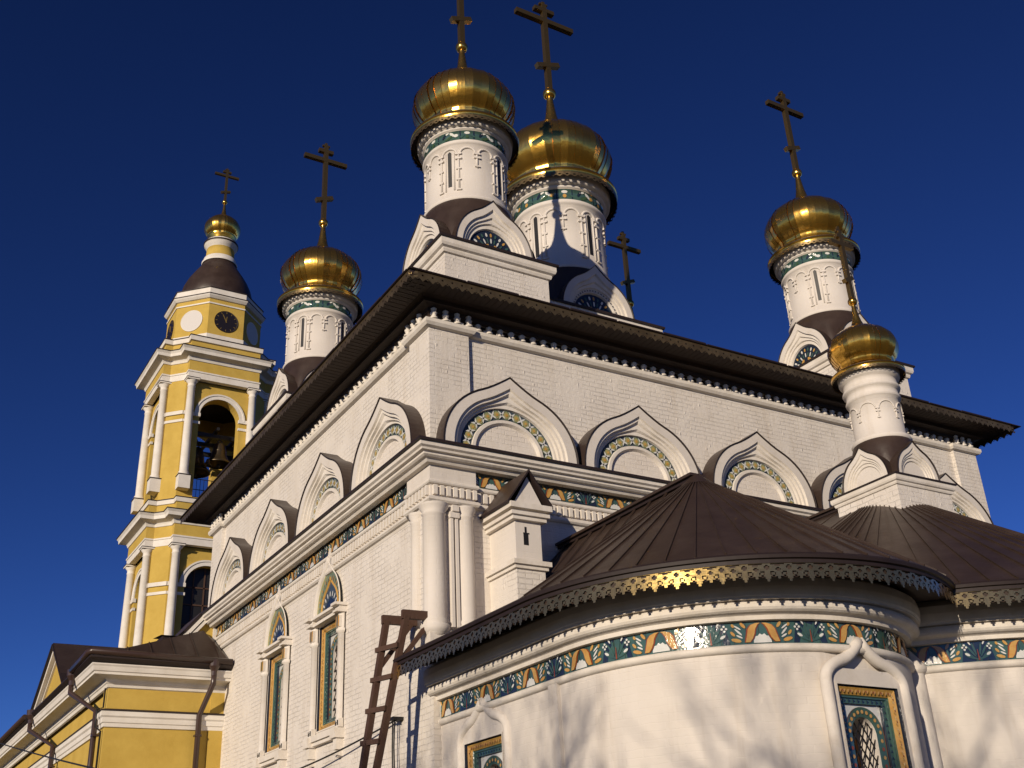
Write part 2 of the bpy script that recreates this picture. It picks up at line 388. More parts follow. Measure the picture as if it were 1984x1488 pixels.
# dentils
for i in range(125):
    x = .02 + i*.145
    if x > WX-.1: break
    y = -.02 if (x < .93 or x > WX-.93) else P0-.02
    mb.box((x, y-.07, 8.955), (x+.078, y, 9.15), 'trim')
for i in range(110):
    y = .02 + i*.145
    x = -.02 if (y < .93 or y > WY-.93) else P0-.02
    if y > WY-.1: break
    mb.box((x-.07, y, 8.955), (x, y+.078, 9.15), 'trim')
mb.obj('cornice', church)
mb = MB(); frieze(mb, Line([(.95, P0-.055), (WX-.95, P0-.055)]), 9.275, .275, 1.5); mb.obj('tile_frieze', church)
mb = MB(); frieze(mb, Line([(P0-.055, WY-.95), (P0-.055, .95)]), 9.275, .275, 1.5); mb.obj('tile_frieze', church)

# upper ledge with turned ornaments
mb = MB()
sweep(mb, lambda o: jog(o), [(0, 12.64, 'trim'), (.09, 12.66, 'trim'), (.13, 12.72, 'trim'), (.13, 12.80, 'trim'), (.0, 12.81, 'trim')], True)
mb.obj('upper_ledge', church)
KN = [(.078, 0), (.092, .03), (.048, .06), (.064, .10), (.080, .14), (.040, .18), (.062, .21), (.066, .24), (0, .29)]
mb = MB(); mb.lathe(KN, 8, ms='trim')
mb.box((-.03, .0, -.01), (.03, .10, .2), 'trim'); kn = mb.obj('turned_ornament', church); kn.location = (.08, -.07, 12.81); nk = 1
spots = []
x = .08 + .275
while x < WX: spots.append(Matrix.Translation((x, -.07 if (x < 1.0 or x > WX-1.0) else P0-.07, 12.81))); x += .275
y = .3
while y < WY: spots.append(Matrix.Translation((-.07 if (y < 1.0 or y > WY-1.0) else P0-.07, y, 12.81)) @ Matrix.Rotation(-PI/2, 4, 'Z')); y += .275
for m in spots[:99]: copy_obj(kn, church, m)
mb = MB()
for m in spots[99:]:
    mb.M = m; mb.lathe(KN, 8, ms='trim')
fo = mb.obj('turned_ornament', church); fo['kind'] = 'stuff'
# small pendants under the ledge
mb = MB()
x = .1
while x < WX:
    y = -.005 if (x < .93 or x > WX-.93) else P0-.005
    mb.M = Matrix.Translation((x, y, 0)); mb.poly([(-.04, -.10, 12.80), (.04, -.10, 12.80), (.04, -.10, 12.86), (-.04, -.10, 12.86)], 'trim'); mb.M = Matrix.Identity(4); x += .31
# dark strip painting the shade behind the ornaments, then cove up to the soffit
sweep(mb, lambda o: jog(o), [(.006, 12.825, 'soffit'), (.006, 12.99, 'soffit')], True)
sweep(mb, lambda o: rect(o-.0), [(-.02, 12.98, 'soffit'), (.04, 12.99, 'soffit'), (.04, 13.08, 'soffit'), (.22, 13.12, 'soffit'), (.22, 13.20, 'soffit'), (.30, 13.255, 'soffit'), (.84, 13.272, 'soffit')], True)
sx = .0
for i in range(110):
    y = -.8 + i*.152; mb.beam((-.83, y, 13.270), (-.32, y, 13.254), .05, .010, 'soffit')
for i in range(122):
    x = -.8 + i*.152; mb.beam((x, -.83, 13.270), (x, -.32, 13.254), .05, .010, 'soffit')
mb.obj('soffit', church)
# roof
EO = .86
mb = MB()
hz = 13.39; c1 = (8.55, 7.5)
e = [(-EO,-EO),(WX+EO,-EO),(WX+EO,WY+EO),(-EO,WY+EO)]
t = [(7.5, 7.4, 15.1), (9.6, 7.4, 15.1), (9.6, 7.6, 15.1), (7.5, 7.6, 15.1)]
mb.grid([[(x, y, hz) for x, y in e], t], 'brown', True)
mb.grid([[(x, y, z) for x, y in rect(o)] for o, z in ((EO, hz), (EO+.01, hz-.03), (EO-.03, hz-.035), (EO-.04, hz-.075))], ['dark', 'dark', 'dark'], True)
# overlapping sheet ends along the edge
for i in range(15):
    x = -.8 + i*1.27; mb.box((x, -EO-.018, hz-.018), (x+1.22, -EO+.3, hz+.004+.016*(i % 2)), 'dark')
for i in range(13):
    y = -.75 + i*1.27; mb.box((-EO-.018, y, hz-.018), (-EO+.3, y+1.22, hz+.004+.016*(i % 2)), 'dark')
mb.obj('roof', church)
mb = MB(); q = EO-.02
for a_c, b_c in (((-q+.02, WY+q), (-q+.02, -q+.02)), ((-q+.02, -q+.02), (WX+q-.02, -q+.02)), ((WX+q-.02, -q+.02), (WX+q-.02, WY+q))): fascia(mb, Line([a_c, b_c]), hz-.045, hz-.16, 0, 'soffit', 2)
fringe(mb, Line([(-q, WY+q), (-q, -q), (WX+q, -q), (WX+q, WY+q)]), hz-.042, .235, .225, solid_main, 'golddim', 12, 12)
mb.obj('eave_fringe', church)

# corner columns
def column(name, x, y, r, z0, z1, parent=church):
    mb = MB()
    mb.lathe([(.03, z0-.34), (r*.6, z0-.26), (r*1.2, z0-.14), (r*1.25, z0-.10), (r*1.3, z0-.03), (r*1.08, z0), (r*1.2, z0+.05), (r, z0+.1), (r, z1-.16), (r*1.12, z1-.14), (r, z1-.10), (r*1.3, z1-.02), (r*1.35, z1+.05)], 24, (x, y), 'smooth')
    return mb.obj(name, parent)
column('corner_column', .06, .02, .215, 6.45, 8.70)
column('corner_column', .70, -.02, .17, 6.45, 8.70)
column('corner_column', .01, .62, .13, 6.45, 8.70)
mb = MB()
for x in (.345, .45): mb.box((x, -.13, 6.4), (x+.06, .02, 8.55), 'smooth')
mb.box((.33, -.16, 8.5), (.53, .02, 8.62), 'smooth'); mb.box((.36, -.20, 8.62), (.50, .02, 8.74), 'smooth')
mb.box((-.12, -.14, 6.1), (.93, .05, 6.32), 'smooth')
mb.obj('pilaster_strip', church)

# zakomara gables ---------------------------------------------------------------
def make_zakomara(parent, w, h, pk, dep):
    k = w/1.55
    mb = MB()
    arch_rings(mb, [(w, h, pk, dep, ''), (w*.86, h*.87, pk*.85, dep, 'smooth'), (w*.85, h*.86, pk*.82, dep-.05, 'trim'), (w*.81, h*.82, pk*.75, dep-.05, 'trim'), (w*.80, h*.81, pk*.60, dep-.11, 'trim'),
                    (w*.765, h*.78, pk*.3, dep-.11, 'trim'), (w*.755, h*.77, pk*.15, dep-.16, 'trim'), (w*.72, h*.74, 0, dep-.16, 'trim'), (w*.71, h*.73, 0, dep-.21, 'trim'),
                    (w*.55, h*.57, 0, dep-.21, 'slate'), (w*.545, h*.56, 0, dep-.165, 'trim'), (w*.50, h*.515, 0, dep-.165, 'trim'), (w*.47, h*.485, 0, dep-.23, 'trim')])
    rows = ogee(w*.47, h*.485, 0, 36, base=.12)
    mb.poly([(x, z, dep-.23) for x, z in rows], 'panel')
    z = mb.obj('zakomara', parent)
    mb = MB(); ring_tiles(mb, w*.71, w*.55, h*.73, h*.57, dep-.21, 13); a = mb.obj('tile_arch', z)
    mb = MB()
    arch_rings(mb, [(w*1.0, h*1.0, pk, dep+.012, ''), (w*1.0+.03, h+.03, pk, dep+.03, 'dark'), (w*1.0+.035, h+.035, pk, dep, 'dark'), (w*1.0+.035, h+.035, pk, -.25, 'brown')])
    b = mb.obj('metal_rim', z)
    return z, a, b
def put_zak(z, parent, m):
    c = z[0].copy(); COL.objects.link(c); c.parent = parent; c.matrix_local = m
    for s_ in z[1:]:
        d = s_.copy(); COL.objects.link(d); d.parent = c
ZB = 9.97
ze = make_zakomara(church, 1.55, 1.42, .27, .42)
for i, x in enumerate((1.70, 5.02, 8.50, 11.85, 15.15)):
    m = frame((x, P0, ZB), (0, -1, 0))
    if i == 0: ze[0].matrix_local = m
    else: put_zak(ze, church, m)
zs_ = make_zakomara(church, 1.50, 1.42, .27, .42)
for i, y in enumerate((1.70, 5.10, 8.60, 12.05)):
    m = frame((P0, y, ZB), (-1, 0, 0))
    if i == 0: zs_[0].matrix_local = m
    else: put_zak(zs_, church, m)

# small brick pier with a gabled cap at the corner --------------------------------
mb = MB()
X0, X1, Y0 = 1.30, 1.93, -.90
mb.box((X0, Y0, 5.5), (X1, .1, 7.45), 'white'); mb.box((X0+.03, Y0+.03, 7.45), (X1-.03, .1, 8.35), 'smooth')
for o, z0, z1 in ((.05, 7.40, 7.47), (.10, 7.47, 7.56), (.06, 8.35, 8.43), (.11, 8.43, 8.50), (.06, 8.50, 8.55), (.15, 8.55, 8.66)):
    mb.box((X0-o, Y0-o, z0), (X1+o, .1, z1), 'trim')
xm = (X0+X1)/2; g = .02
mb.poly([(X0-g, Y0-.02, 8.66), (X1+g, Y0-.02, 8.66), (xm, Y0-.02, 9.25)], 'smooth')
mb.obj('brick_pier', church)
pier = D.objects['brick_pier']
mb = MB()
for sg, xe in ((-1, X0-.19), (1, X1+.19)):
    a = [(xe, Y0-.12, 8.68), (xm, Y0-.12, 9.38), (xm, .1, 9.38), (xe, .1, 8.68)]
    b = [(x, y, z-.05) for x, y, z in a]
    mb.poly(a, 'brown'); mb.poly(b[::-1], 'dark'); mb.poly([a[0], b[0], b[1], a[1]], 'dark'); mb.poly([a[0], a[3], b[3], b[0]], 'dark')
mb.obj('pier_roof', pier)
mb = MB(); xs = 1.56
mb.box((xs-.055, Y0-.002+.03, 7.88), (xs+.055, Y0+.1, 8.12), 'black'); mb.box((xs-.025, Y0+.026, 8.12), (xs+.02, Y0+.1, 8.24), 'black'); mb.box((xs-.06, Y0+.024, 8.10), (xs+.075, Y0+.1, 8.125), 'black')
mb.obj('slot_opening', pier)

# windows -------------------------------------------------------------------------
def bars_lattice(mb, w, z0, z1, d, step=.15, r=.010):
    ztop = z1
    n = int((z1-z0+2*w)/step)
    for k in range(-int(2*w/step)-1, int((z1-z0)/step)+int(2*w/step)+2):
        for sg in (1, -1):
            # line v = z0 + k*step + sg*1.5*u
            pts = []
            for i in range(25):
                u = -w/2 + w*i/24; v = z0 + k*step*1.4 + sg*1.55*u
                lim = z1 - w/2 + math.sqrt(max(0, (w/2)**2 - u*u))
                if z0 <= v <= lim: pts.append((u, v, d + .012*sg + .006*math.sin(u*40)))
            if len(pts) > 1: mb.tube([pts[0], pts[-1]] if len(pts) < 4 else pts[::4] + [pts[-1]], r, 'black', 5, caps=False)
def window(parent, m, w, h):
    """deep niche: amber rope border, teal steps, dotted arch, lattice. local origin at the top centre of the opening"""
    mb = MB()
    def rectring(a, da, b, db, mm):
        # rectangular ring from inset a at depth da to inset b at depth db
        A = [(-w/2+a, -h+a), (w/2-a, -h+a), (w/2-a, -a), (-w/2+a, -a)]; B = [(-w/2+b, -h+b), (w/2-b, -h+b), (w/2-b, -b), (-w/2+b, -b)]
        mb.grid([[(x, z, da) for x, z in A], [(x, z, db) for x, z in B]], mm, True)
    rectring(-.03, .012, 0, .012, 'trim'); rectring(0, .012, .0, -.06, 'navy'); rectring(0, -.06, .012, -.06, 'navy')
    rectring(.012, -.06, .022, -.035, 'amber'); rectring(.022, -.035, .115, -.085, 'amber'); rectring(.115, -.085, .13, -.10, 'green'); rectring(.13, -.10, .15, -.10, 'teal'); rectring(.15, -.10, .155, -.13, 'teal'); rectring(.155, -.13, .22, -.13, 'teal'); rectring(.22, -.13, .22, -.18, 'navy')
    # rope twists and beads on the amber border
    def dots(inset, depth, step, rr, mm, ang=0, nn=6, asp=1):
        L = [((-w/2+inset, -h+inset), (-w/2+inset, -inset)), ((w/2-inset, -h+inset), (w/2-inset, -inset)), ((-w/2+inset, -inset), (w/2-inset, -inset)), ((-w/2+inset, -h+inset), (w/2-inset, -h+inset))]
        for a, b in L:
            l = math.hypot(b[0]-a[0], b[1]-a[1]); n = max(1, int(l/step))
            t = math.atan2(b[1]-a[1], b[0]-a[0])
            for i in range(n):
                q = (i+.5)/n; mb.poly([(a[0]+(b[0]-a[0])*q+x, a[1]+(b[1]-a[1])*q+y, depth) for x, y in ell(0, 0, rr, rr*asp, t+ang, nn)], mm)
    dots(.070, -.048, .075, .034, 'amber', .9, 6, .5); dots(.070, -.040, .15, .014, 'rust', 0, 5); dots(.188, -.122, .085, .030, 'navy', 0, 3)
    iw = w/2-.22; R0 = iw - .01; zc = -.22-iw-.02; R1 = R0-.13; n = 20
    # arched plate: outer rect to arch
    zb = -h+.22
    outer = []; inner = []
    for i in range(n+1):
        t = PI*i/n; x = R0*math.cos(t); z = zc + R0*math.sin(t); inner.append((x, z, -.18)); outer.append((iw*(1 if i < n/2 else -1) if abs(math.cos(t)) > .72 else x*iw/R0/.98, -.22, -.18))
    mb.grid([outer, inner], 'wglaze')
    a2 = [(R0, zb)] + [(R0*math.cos(PI*i/n), zc+R0*math.sin(PI*i/n)) for i in range(n+1)] + [(-R0, zb)]
    a3 = [(R1, zb)] + [(R1*math.cos(PI*i/n), zc+R1*math.sin(PI*i/n)) for i in range(n+1)] + [(-R1, zb)]
    mb.grid([[(x, z, -.17) for x, z in a2], [(x, z, -.19) for x, z in a3]], 'teal')
    mb.grid([[(x*.99, z, -.165) for x, z in a2], [(x*.965, z, -.165) for x, z in a2]], 'rust')
    rm = (R0+R1)/2
    for i in range(11):
        t = PI*(i+.5)/11; mb.poly([(rm*math.cos(t)+x, zc+rm*math.sin(t)+z, -.168) for x, z in ell(0, 0, .028, .028, 0, 7)], 'amber')
    for sg in (-1, 1):
        z = zc-.07; k = 0
        while z > zb+.03:
            mb.poly([(sg*rm+x, z+y, -.168) for x, y in ell(0, 0, .028, .028, 0, 7)], 'amber' if k % 2 == 0 else 'rust'); z -= .11; k += 1
    mb.grid([[(x, z, -.19) for x, z in a3], [(x*.96, z, -.62) for x, z in a3]], 'smooth')
    fo = mb.obj('window', parent); fo.matrix_local = m
    mb = MB(); bars_lattice(mb, 2*R1, zb, zc+R1, -.24); mb.obj('grille', fo)
    mb = MB()
    mb.poly([(x*.96, z, -.60) for x, z in a3][::-1], 'glass')
    for a, b in (((-.02, zb), (.02, zc+R1)), ): mb.box((a[0], a[1], -.585), (b[0], b[1], -.54), 'winwood')
    for z in (zb+.02, zb+.6, zb+1.2): mb.box((-R1*.95, z, -.58), (R1*.95, z+.05, -.545), 'winwood')
    mb.box((-R1*.96, zb, -.585), (-R1*.96+.05, zc, -.54), 'winwood'); mb.box((R1*.96-.05, zb, -.585), (R1*.96, zc, -.54), 'winwood')
    mb.obj('glazing', fo)
    return fo
def ogee_roll(mb, w, h, pk, z0, r, legs, m='smooth', d=.02):
    p = ogee(w, h, pk, 30, cut=.5)
    pts = [(w, z0-legs, d)] + [(x, z0+z, d) for x, z in p] + [(-w, z0-legs, d)]
    half = len(pts)//2
    mb.tube(pts[:half+1], r, m, 10); mb.tube(pts[half:], r, m, 10)
for c, z0, z1, w in SW:
    wd = window(church, frame((P0, c, z1), (-1, 0, 0)), w, z1-z0); wd.name = 'window'
    mb = MB()
    # side half columns with tile capitals and bases, entablature, sill
    for sg in (-1, 1):
        x = sg*(w/2+.13)
        mb.M = Matrix.Rotation(-PI/2, 4, 'X')
        mb.M = Matrix.Identity(4)
        rows = [[(x + r*math.cos(a), z, .04 + r*math.sin(a)) for a in [PI*i/10 for i in range(11)]] for r, z in ((.10, -2.30), (.10, -.42), (.14, -.40), (.14, -.34), (.10, -.32), (.10, .02))]
        mb.grid(rows, ['smooth', 'trim', 'trim', 'trim', 'trim'], smooth=True)
        mb.box((x-.085, -.30, .05), (x+.085, -.05, .155), 'trim')
        for dx, mm in ((-.055, 'amber'), (0, 'teal'), (.055, 'amber')): mb.box((x+dx-.022, -.29, .05), (x+dx+.022, -.06, .172), mm)
        mb.box((x-.10, -2.40, .02), (x+.10, -2.22, .12), 'trim')
        for dx in (-.05, .05): mb.box((x+dx-.018, -2.36, .02), (x+dx+.018, -2.26, .135), 'black')
        mb.box((x-.14, -2.62, -.01), (x+.14, -2.42, .22), 'trim'); mb.box((x-.09, -2.85, -.01), (x+.09, -2.62, .16), 'trim'); mb.box((x-.05, -3.0, -.01), (x+.05, -2.85, .11), 'trim')
    for a, b, d, e_ in ((.02, .07, .19, .02), (.07, .16, .13, 0), (.16, .22, .24, .04)):
        mb.box((-w/2-.25-e_, a, -.01), (-w/2-.02, b, d+.05), 'trim'); mb.box((w/2+.02, a, -.01), (w/2+.25+e_, b, d+.05), 'trim'); mb.box((-w/2-.02, a, -.01), (w/2+.02, b, d-.03), 'trim')
    mb.box((-w/2-.02, -2.52, -.01), (w/2+.02, -2.40, .16), 'trim'); mb.box((-w/2-.02, -2.60, -.01), (w/2+.02, -2.52, .11), 'trim')
    # ogee tympanum
    hw = w/2+.10
    R = [(hw, .97, .22, .10, ''), (hw-.03, .94, .21, .11, 'trim'), (hw-.05, .92, .20, .07, 'trim'), (hw-.07, .89, .19, .055, 'olive'), (hw-.22, .66, .17, .045, 'sage'), (hw-.25, .62, .15, .065, 'amber'), (hw-.27, .59, .14, .03, 'amber'), (hw-.42, .30, .05, .025, 'slate')]
    rows = [[(x, .22+z, d) for x, z in ogee(a, b, c_, 30, cut=.5)] for a, b, c_, d, _ in R]
    mb.grid(rows, [r[4] for r in R[1:]])
    mb.poly([(x, .22+z, .022) for x, z in ogee(hw-.42, .30, .05, 20)], 'navy')
    for i in range(17):
        t = PI*(i+.5)/17; rr = .5*(2*hw-.27)
        mb.poly([((hw-.135)*math.cos(t)*1+x, .22+.78*math.sin(t)+z, .068) for x, z in ell(0, 0, .06, .022, t, 6)], 'olive' if i % 2 else 'amber')
    for i in range(9):
        t = PI*(i+.5)/9
        mb.poly([((hw-.34)*math.cos(t)+x, .22+.42*math.sin(t)+z, .04) for x, z in ell(0, 0, .07, .03, t, 6)], 'wglaze')
    ogee_roll(mb, hw+.06, 1.02, .26, .22, .075, 0, 'smooth', .06)
    # little peak breaking the string courses
    mb.poly([(-.28, 1.12, .09), (.28, 1.12, .09), (0, 1.72, .09)], 'smooth'); mb.poly([(-.28, 1.12, .09), (0, 1.72, .09), (0, 1.72, -.01), (-.28, 1.12, -.01)], 'trim'); mb.poly([(0, 1.72, .09), (.28, 1.12, .09), (.28, 1.12, -.01), (0, 1.72, -.01)], 'trim')
    mb.obj('window_surround', wd)

# apses ------------------------------------------------------------------------------
CA = (3.02, -4.2, 2.87); CB = (8.58, -3.5, 4.38); CC = (14.14, -4.2, 2.87)
def meet(c1_, c2_, o, pick):
    x0, y0, r0 = c1_[0], c1_[1], c1_[2]+o; x1, y1, r1 = c2_[0], c2_[1], c2_[2]+o
    d = math.hypot(x1-x0, y1-y0); a = (r0*r0-r1*r1+d*d)/(2*d); h = math.sqrt(r0*r0-a*a)
    px, py = x0+a*(x1-x0)/d, y0+a*(y1-y0)/d
    return min(((px+h*(y1-y0)/d, py-h*(x1-x0)/d), (px-h*(y1-y0)/d, py+h*(x1-x0)/d)), key=lambda q: q[1])
NA = 56
def pathA(o):
    q = meet(CA, CB, o, 0); r = CA[2]+o; t1 = math.atan2(q[1]-CA[1], q[0]-CA[0]); t0 = -PI
    pts = [(CA[0]-r, P0 + (-4.2-P0)*i/8) for i in range(8)]
    return pts + [(CA[0]+r*math.cos(t0+(t1-t0)*i/NA), CA[1]+r*math.sin(t0+(t1-t0)*i/NA)) for i in range(NA+1)]
def pathB(o):
    q = meet(CA, CB, o, 0); r = CB[2]+o; t0 = math.atan2(q[1]-CB[1], q[0]-CB[0]); t1 = -PI-t0
    return [(CB[0]+r*math.cos(t0+(t1-t0)*i/NA), CB[1]+r*math.sin(t0+(t1-t0)*i/NA)) for i in range(NA+1)]
def pathC(o): return [(17.16-x, y) for x, y in pathA(o)][::-1]
AH = 4.22      # top of the apse windows
def apse(path, hole_s, hole_w):
    L = Line(path(0)); mb = MB()
    hs = [(s-w/2, s+w/2, 2.0, AH) for s, w in zip(hole_s, hole_w)]
    us = list(L.l); us = [u for u in us if not any(a-.02 < u < b+.02 and not (abs(u-a) < 1e-4) for a, b, _, _ in hs)]
    def fn(u, z): q, n = L.at(u); return (q.x, q.y, z)
    wallgrid(mb, fn, us, [0, 4.72], hs, 'smooth', True)
    a = mb.obj('apse', church)
    mb = MB()
    prof = [(.10, 5.75, 'trim'), (.28, 5.62, 'trim'), (.30, 5.50, 'trim'), (.28, 5.38, 'trim'), (.26, 5.36, 'trim'), (.26, 5.335, 'trim')] + roll(.14, 5.335, 5.17, .10, 7) + [(.12, 5.16, 'trim'), (.10, 5.15, 'trim'), (.09, 5.09, 'trim'), (-.0, 5.085, 'trim')]
    sweep(mb, path, prof, False)
    sweep(mb, path, [(.0, 5.09, 'trim'), (.0, 4.78, 'trim')] + roll(.0, 4.78, 4.66, .07, 6), False, True)
    mb.obj('cornice', a)
    mb = MB(); frieze(mb, Line(path(.004)), 4.78, .305); mb.obj('tile_frieze', a)
    mb = MB(); sweep(mb, path, [(.20, 5.715, 'soffit'), (.30, 5.70, 'soffit'), (.80, 5.68, 'soffit'), (.845, 5.68, 'soffit')], False)
    mb.obj('soffit', a)
    mb = MB(); sweep(mb, path, [(.845, 5.66, 'dark'), (.85, 5.71, 'dark'), (.89, 5.72, 'dark'), (.90, 5.765, 'dark'), (.86, 5.80, 'dark'), (.80, 5.83, 'brown')], False)
    mb.obj('gutter_edge', a)
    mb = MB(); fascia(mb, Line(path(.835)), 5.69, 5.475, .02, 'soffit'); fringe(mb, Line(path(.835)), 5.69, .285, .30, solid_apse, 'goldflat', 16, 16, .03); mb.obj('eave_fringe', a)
    return a
LA = Line(pathA(0))
sA = abs(-1.48-P0); sB = 4.3 + CA[2]*math.radians(180-89.2)
apA = apse(pathA, [sA, sB], [1.30, 1.30])
apB = apse(pathB, [], [])
apC = apse(pathC, [], [])
def apse_window(s, flat):
    q, n = LA.at(s)
    q = q + n*(0.004 if flat else .03)
    fo = window(apA, frame((q.x, q.y, AH), (n.x, n.y, 0)), 1.20 if not flat else 1.25, 2.1)
    return fo, q, n
for s, flat in ((sA, True), (sB, False)):
    fo, q, n = apse_window(s, flat)
    # plaster surround closing the gap between curved wall and flat window frame, with the ogee hood as part of the window
    mb = MB(); w = 1.20 if not flat else 1.25
    o_ = ogee(w/2+.16, .30, .24, 24, cut=.5)
    dd = .0
    for sg in (-1, 1): mb.poly([(sg*(w/2), -2.1, dd), (sg*(w/2+.12), -2.1, dd-.01), (sg*(w/2+.12), .12, dd-.01), (sg*(w/2), .0, dd)][::sg], 'smooth')
    mb.poly([(w/2, 0, dd), (w/2+.12, .12, dd-.01), (w/2+.04, .22, dd-.01), (-w/2-.04, .22, dd-.01), (-w/2-.12, .12, dd-.01), (-w/2, 0, dd)], 'smooth')
    ogee_roll(mb, w/2+.17, .36, .24, .02, .085, 2.1, 'smooth', -.02)
    mb.obj('hood_moulding', fo)
# engaged shaft between the apses
q = meet(CA, CB, 0, 0)
mb = MB(); mb.lathe([(.16, 0), (.16, 4.70)], 16, (q[0]+.02, q[1]-.05), 'smooth'); mb.lathe([(.16, 4.66), (.21, 4.70), (.22, 4.75), (.20, 4.80), (.15, 4.86), (0, 5.05)], 16, (q[0]+.02, q[1]-.05), 'smooth')
mb.obj('engaged_shaft', church)
# apse pilaster step on the straight side
mb = MB(); mb.box((.09, -3.86, 0), (.25, -3.62, 4.70), 'smooth'); mb.obj('pilaster_strip', apA)

# apse roofs: standing seam fans
def fan_roof(name, c, r, apex, yb, parent, seams, z0=5.80, ridge=True, west=True, flat=False):
    mb = MB(); n = 60; pts = []
    pts += [(c[0]-r, yb), (c[0]-r, (yb+c[1])/2)]
    pts += [(c[0]+r*math.cos(-PI+PI*i/n), c[1]+r*math.sin(-PI+PI*i/n)) for i in range(n+1)]
    pts += [(c[0]+r, (yb+c[1])/2), (c[0]+r, yb)]
    ax = (c[0], c[1], apex)
    # the ridge runs back to the wall
    def topp(p): return (c[0], max(c[1], p[1]), apex)
    idx = []
    for a, b in zip(pts, pts[1:]):
        ta, tb = topp(a), topp(b)
        if west and (a.y if hasattr(a,'y') else a[1]) > c[1]-.001 and b[1] > c[1]-.001 and a[0] < c[0] and flat: continue
        f_ = [(*a, z0), (*b, z0)] + ([tb, ta] if (Vector(ta)-Vector(tb)).length > .01 else [ta])
        mb.poly(f_, 'brown')
    if flat:
        y0, y1 = c[1], yb; xe = c[0]-r
        prof_ = [(xe, z0), (c[0]-2.25, z0+.14), (c[0]-2.0, z0+.30), (c[0], apex)]
        mb.grid([[(x_, y0, z_) for x_, z_ in prof_], [(x_, y1, z_) for x_, z_ in prof_]], 'brown')
        mb.poly([(xe, y0, z0), (c[0]-2.25, y0, z0+.14), (c[0]-2.0, y0, z0+.30), (c[0], y0, apex)], 'brown')
        for i in range(9):
            y_ = y0 + (y1-y0)*(i+.5)/9; mb.beam((c[0]-2.0, y_, z0+.31), (c[0]-.05, y_, apex), .02, .03, 'brown')
    # seams
    L = Line(pts); k = int(L.len/seams)
    for i in range(k+1):
        q, nn = L.at(L.len*i/k); e0 = Vector((q.x, q.y, z0)); t = Vector(topp((q.x, q.y)))
        if t.y > c[1]+.01: t.z = apex
        if q.y > c[1]-.02 and (i % 2 or (flat and q.x < c[0])): continue
        d = (t-e0); up = Vector((nn.x*.67, nn.y*.67, 1)).normalized()
        mb.beam(e0 + up*.008, e0 + d*.985 + up*.008, .020, .034 if q.y < c[1]-.02 else .012, 'brown', up)
    if ridge:
        mb.beam((c[0], c[1]-.05, apex+.03), (c[0], yb, apex+.03), .34, .05, 'brown'); mb.beam((c[0], c[1]+.02, apex-.02), (c[0], yb, apex-.02), .22, .07, 'dark')
        mb.lathe([(.34, apex-.20), (.30, apex-.17), (.06, apex+.05), (0, apex+.08)], 16, (c[0], c[1]), 'brown')
    o = mb.obj(name, parent)
    return o
fan_roof('roof', CA, CA[2]+.86, 8.30, P0, apA, .40, flat=True)
fan_roof('roof', CB, CB[2]+.86, 9.10, P0, apB, .42)
fan_roof('roof', CC, CC[2]+.86, 8.30, P0, apC, .42)

# drums and domes ---------------------------------------------------------------------
ONION = [(1.00,-.90),(1.06,-.78),(1.08,-.66),(1.20,-.50),(1.30,-.30),(1.365,-.08),(1.375,.08),(1.34,.28),(1.25,.50),(1.11,.70),(.92,.88),(.70,1.03),(.50,1.135),(.34,1.21),(.25,1.28),(.19,1.38),(.14,1.52),(.105,1.68),(.08,1.82),(.095,1.86),(.075,1.90)]
def dome_parts(parent, k, zc, gores=40, cross_h=3.1, arm=1.5, kz=1.0, ball=.17, rot=0, crossw=.15):
    """gilded onion dome, ball and eight pointed cross; returns objects (children of parent)"""
    mb = MB(); prof = [(r*k, zc + z*k*kz) for r, z in ONION]
    # refine the bulb vertically
    prof = [(r_*k, zc + (z_*.90 if z_ < 1.2 else (1.08 + (z_-1.2)*1.72))*k*kz) for r_, z_ in ONION]
    P = []
    for a, b in zip(prof, prof[1:]):
        for i in range(2): P.append((a[0]+(b[0]-a[0])*i/2, a[1]+(b[1]-a[1])*i/2))
    P.append(prof[-1])
    rows = []
    nb = sum(1 for r, z in P if z <= zc+1.30*k*kz)
    jit = [[random.uniform(-1, 1) for _ in range(gores)] for _ in range(6)]
    for r, z in P:
        pass
    # every gore is its own strip of sheet, slightly out of true
    for g in range(gores):
        a0 = 2*PI*g/gores; a1 = 2*PI*(g+1)/gores; tw = random.uniform(-.026, .026)*k*(.9 if random.random() < .6 else .35)
        rows = []
        for j, (r, z) in enumerate(P):
            w = tw if r > .4*k else 0; bul = random.uniform(-.0015, .0015)*k
            rows.append([((r+w+bul)*math.cos(a0), (r+w+bul)*math.sin(a0), z), ((r-w+bul)*math.cos(a1), (r-w+bul)*math.sin(a1), z)])
        mb.grid(rows, 'gold', False, True)
    d = mb.obj('dome', parent)
    mb = MB(); zb = zc + 2.32*k*kz; br = ball
    mb.lathe([(br*math.sin(PI*i/12), zb - br*math.cos(PI*i/12)) for i in range(13)], 20, ms='gold'); mb.lathe([(br*.55, zb+br*.8), (br*.4, zb+br*1.1), (br*.25, zb+br*1.25)], 10, ms='gold')
    mb.obj('orb', parent)
    mb = MB(); w = crossw; z0 = zb+br*.9; H = cross_h
    mb.M = Matrix.Rotation(rot, 4, 'Z')
    mb.box((-w/2, -w/2, z0), (w/2, w/2, z0+H), 'cross')
    za = z0+H*.80; mb.box((-arm/2, -w/2-.003, za-w/2), (arm/2, w/2+.003, za+w/2), 'cross')
    zt = z0+H*.925; mb.box((-arm*.17, -w/2-.002, zt-w*.45), (arm*.17, w/2+.002, zt+w*.45), 'cross')
    mb.box((-w*.9, -w*.3, z0+H-.02), (w*.9, w*.3, z0+H+.05), 'cross'); mb.box((-w*.3, -w*.25, z0+H), (w*.3, w*.25, z0+H+.14), 'cross')
    zl = z0+H*.27; mb.beam((-arm*.19, 0, zl-.12*k), (arm*.19, 0, zl+.12*k), w*1.06, w*.95, 'cross')
    mb.obj('cross', parent)

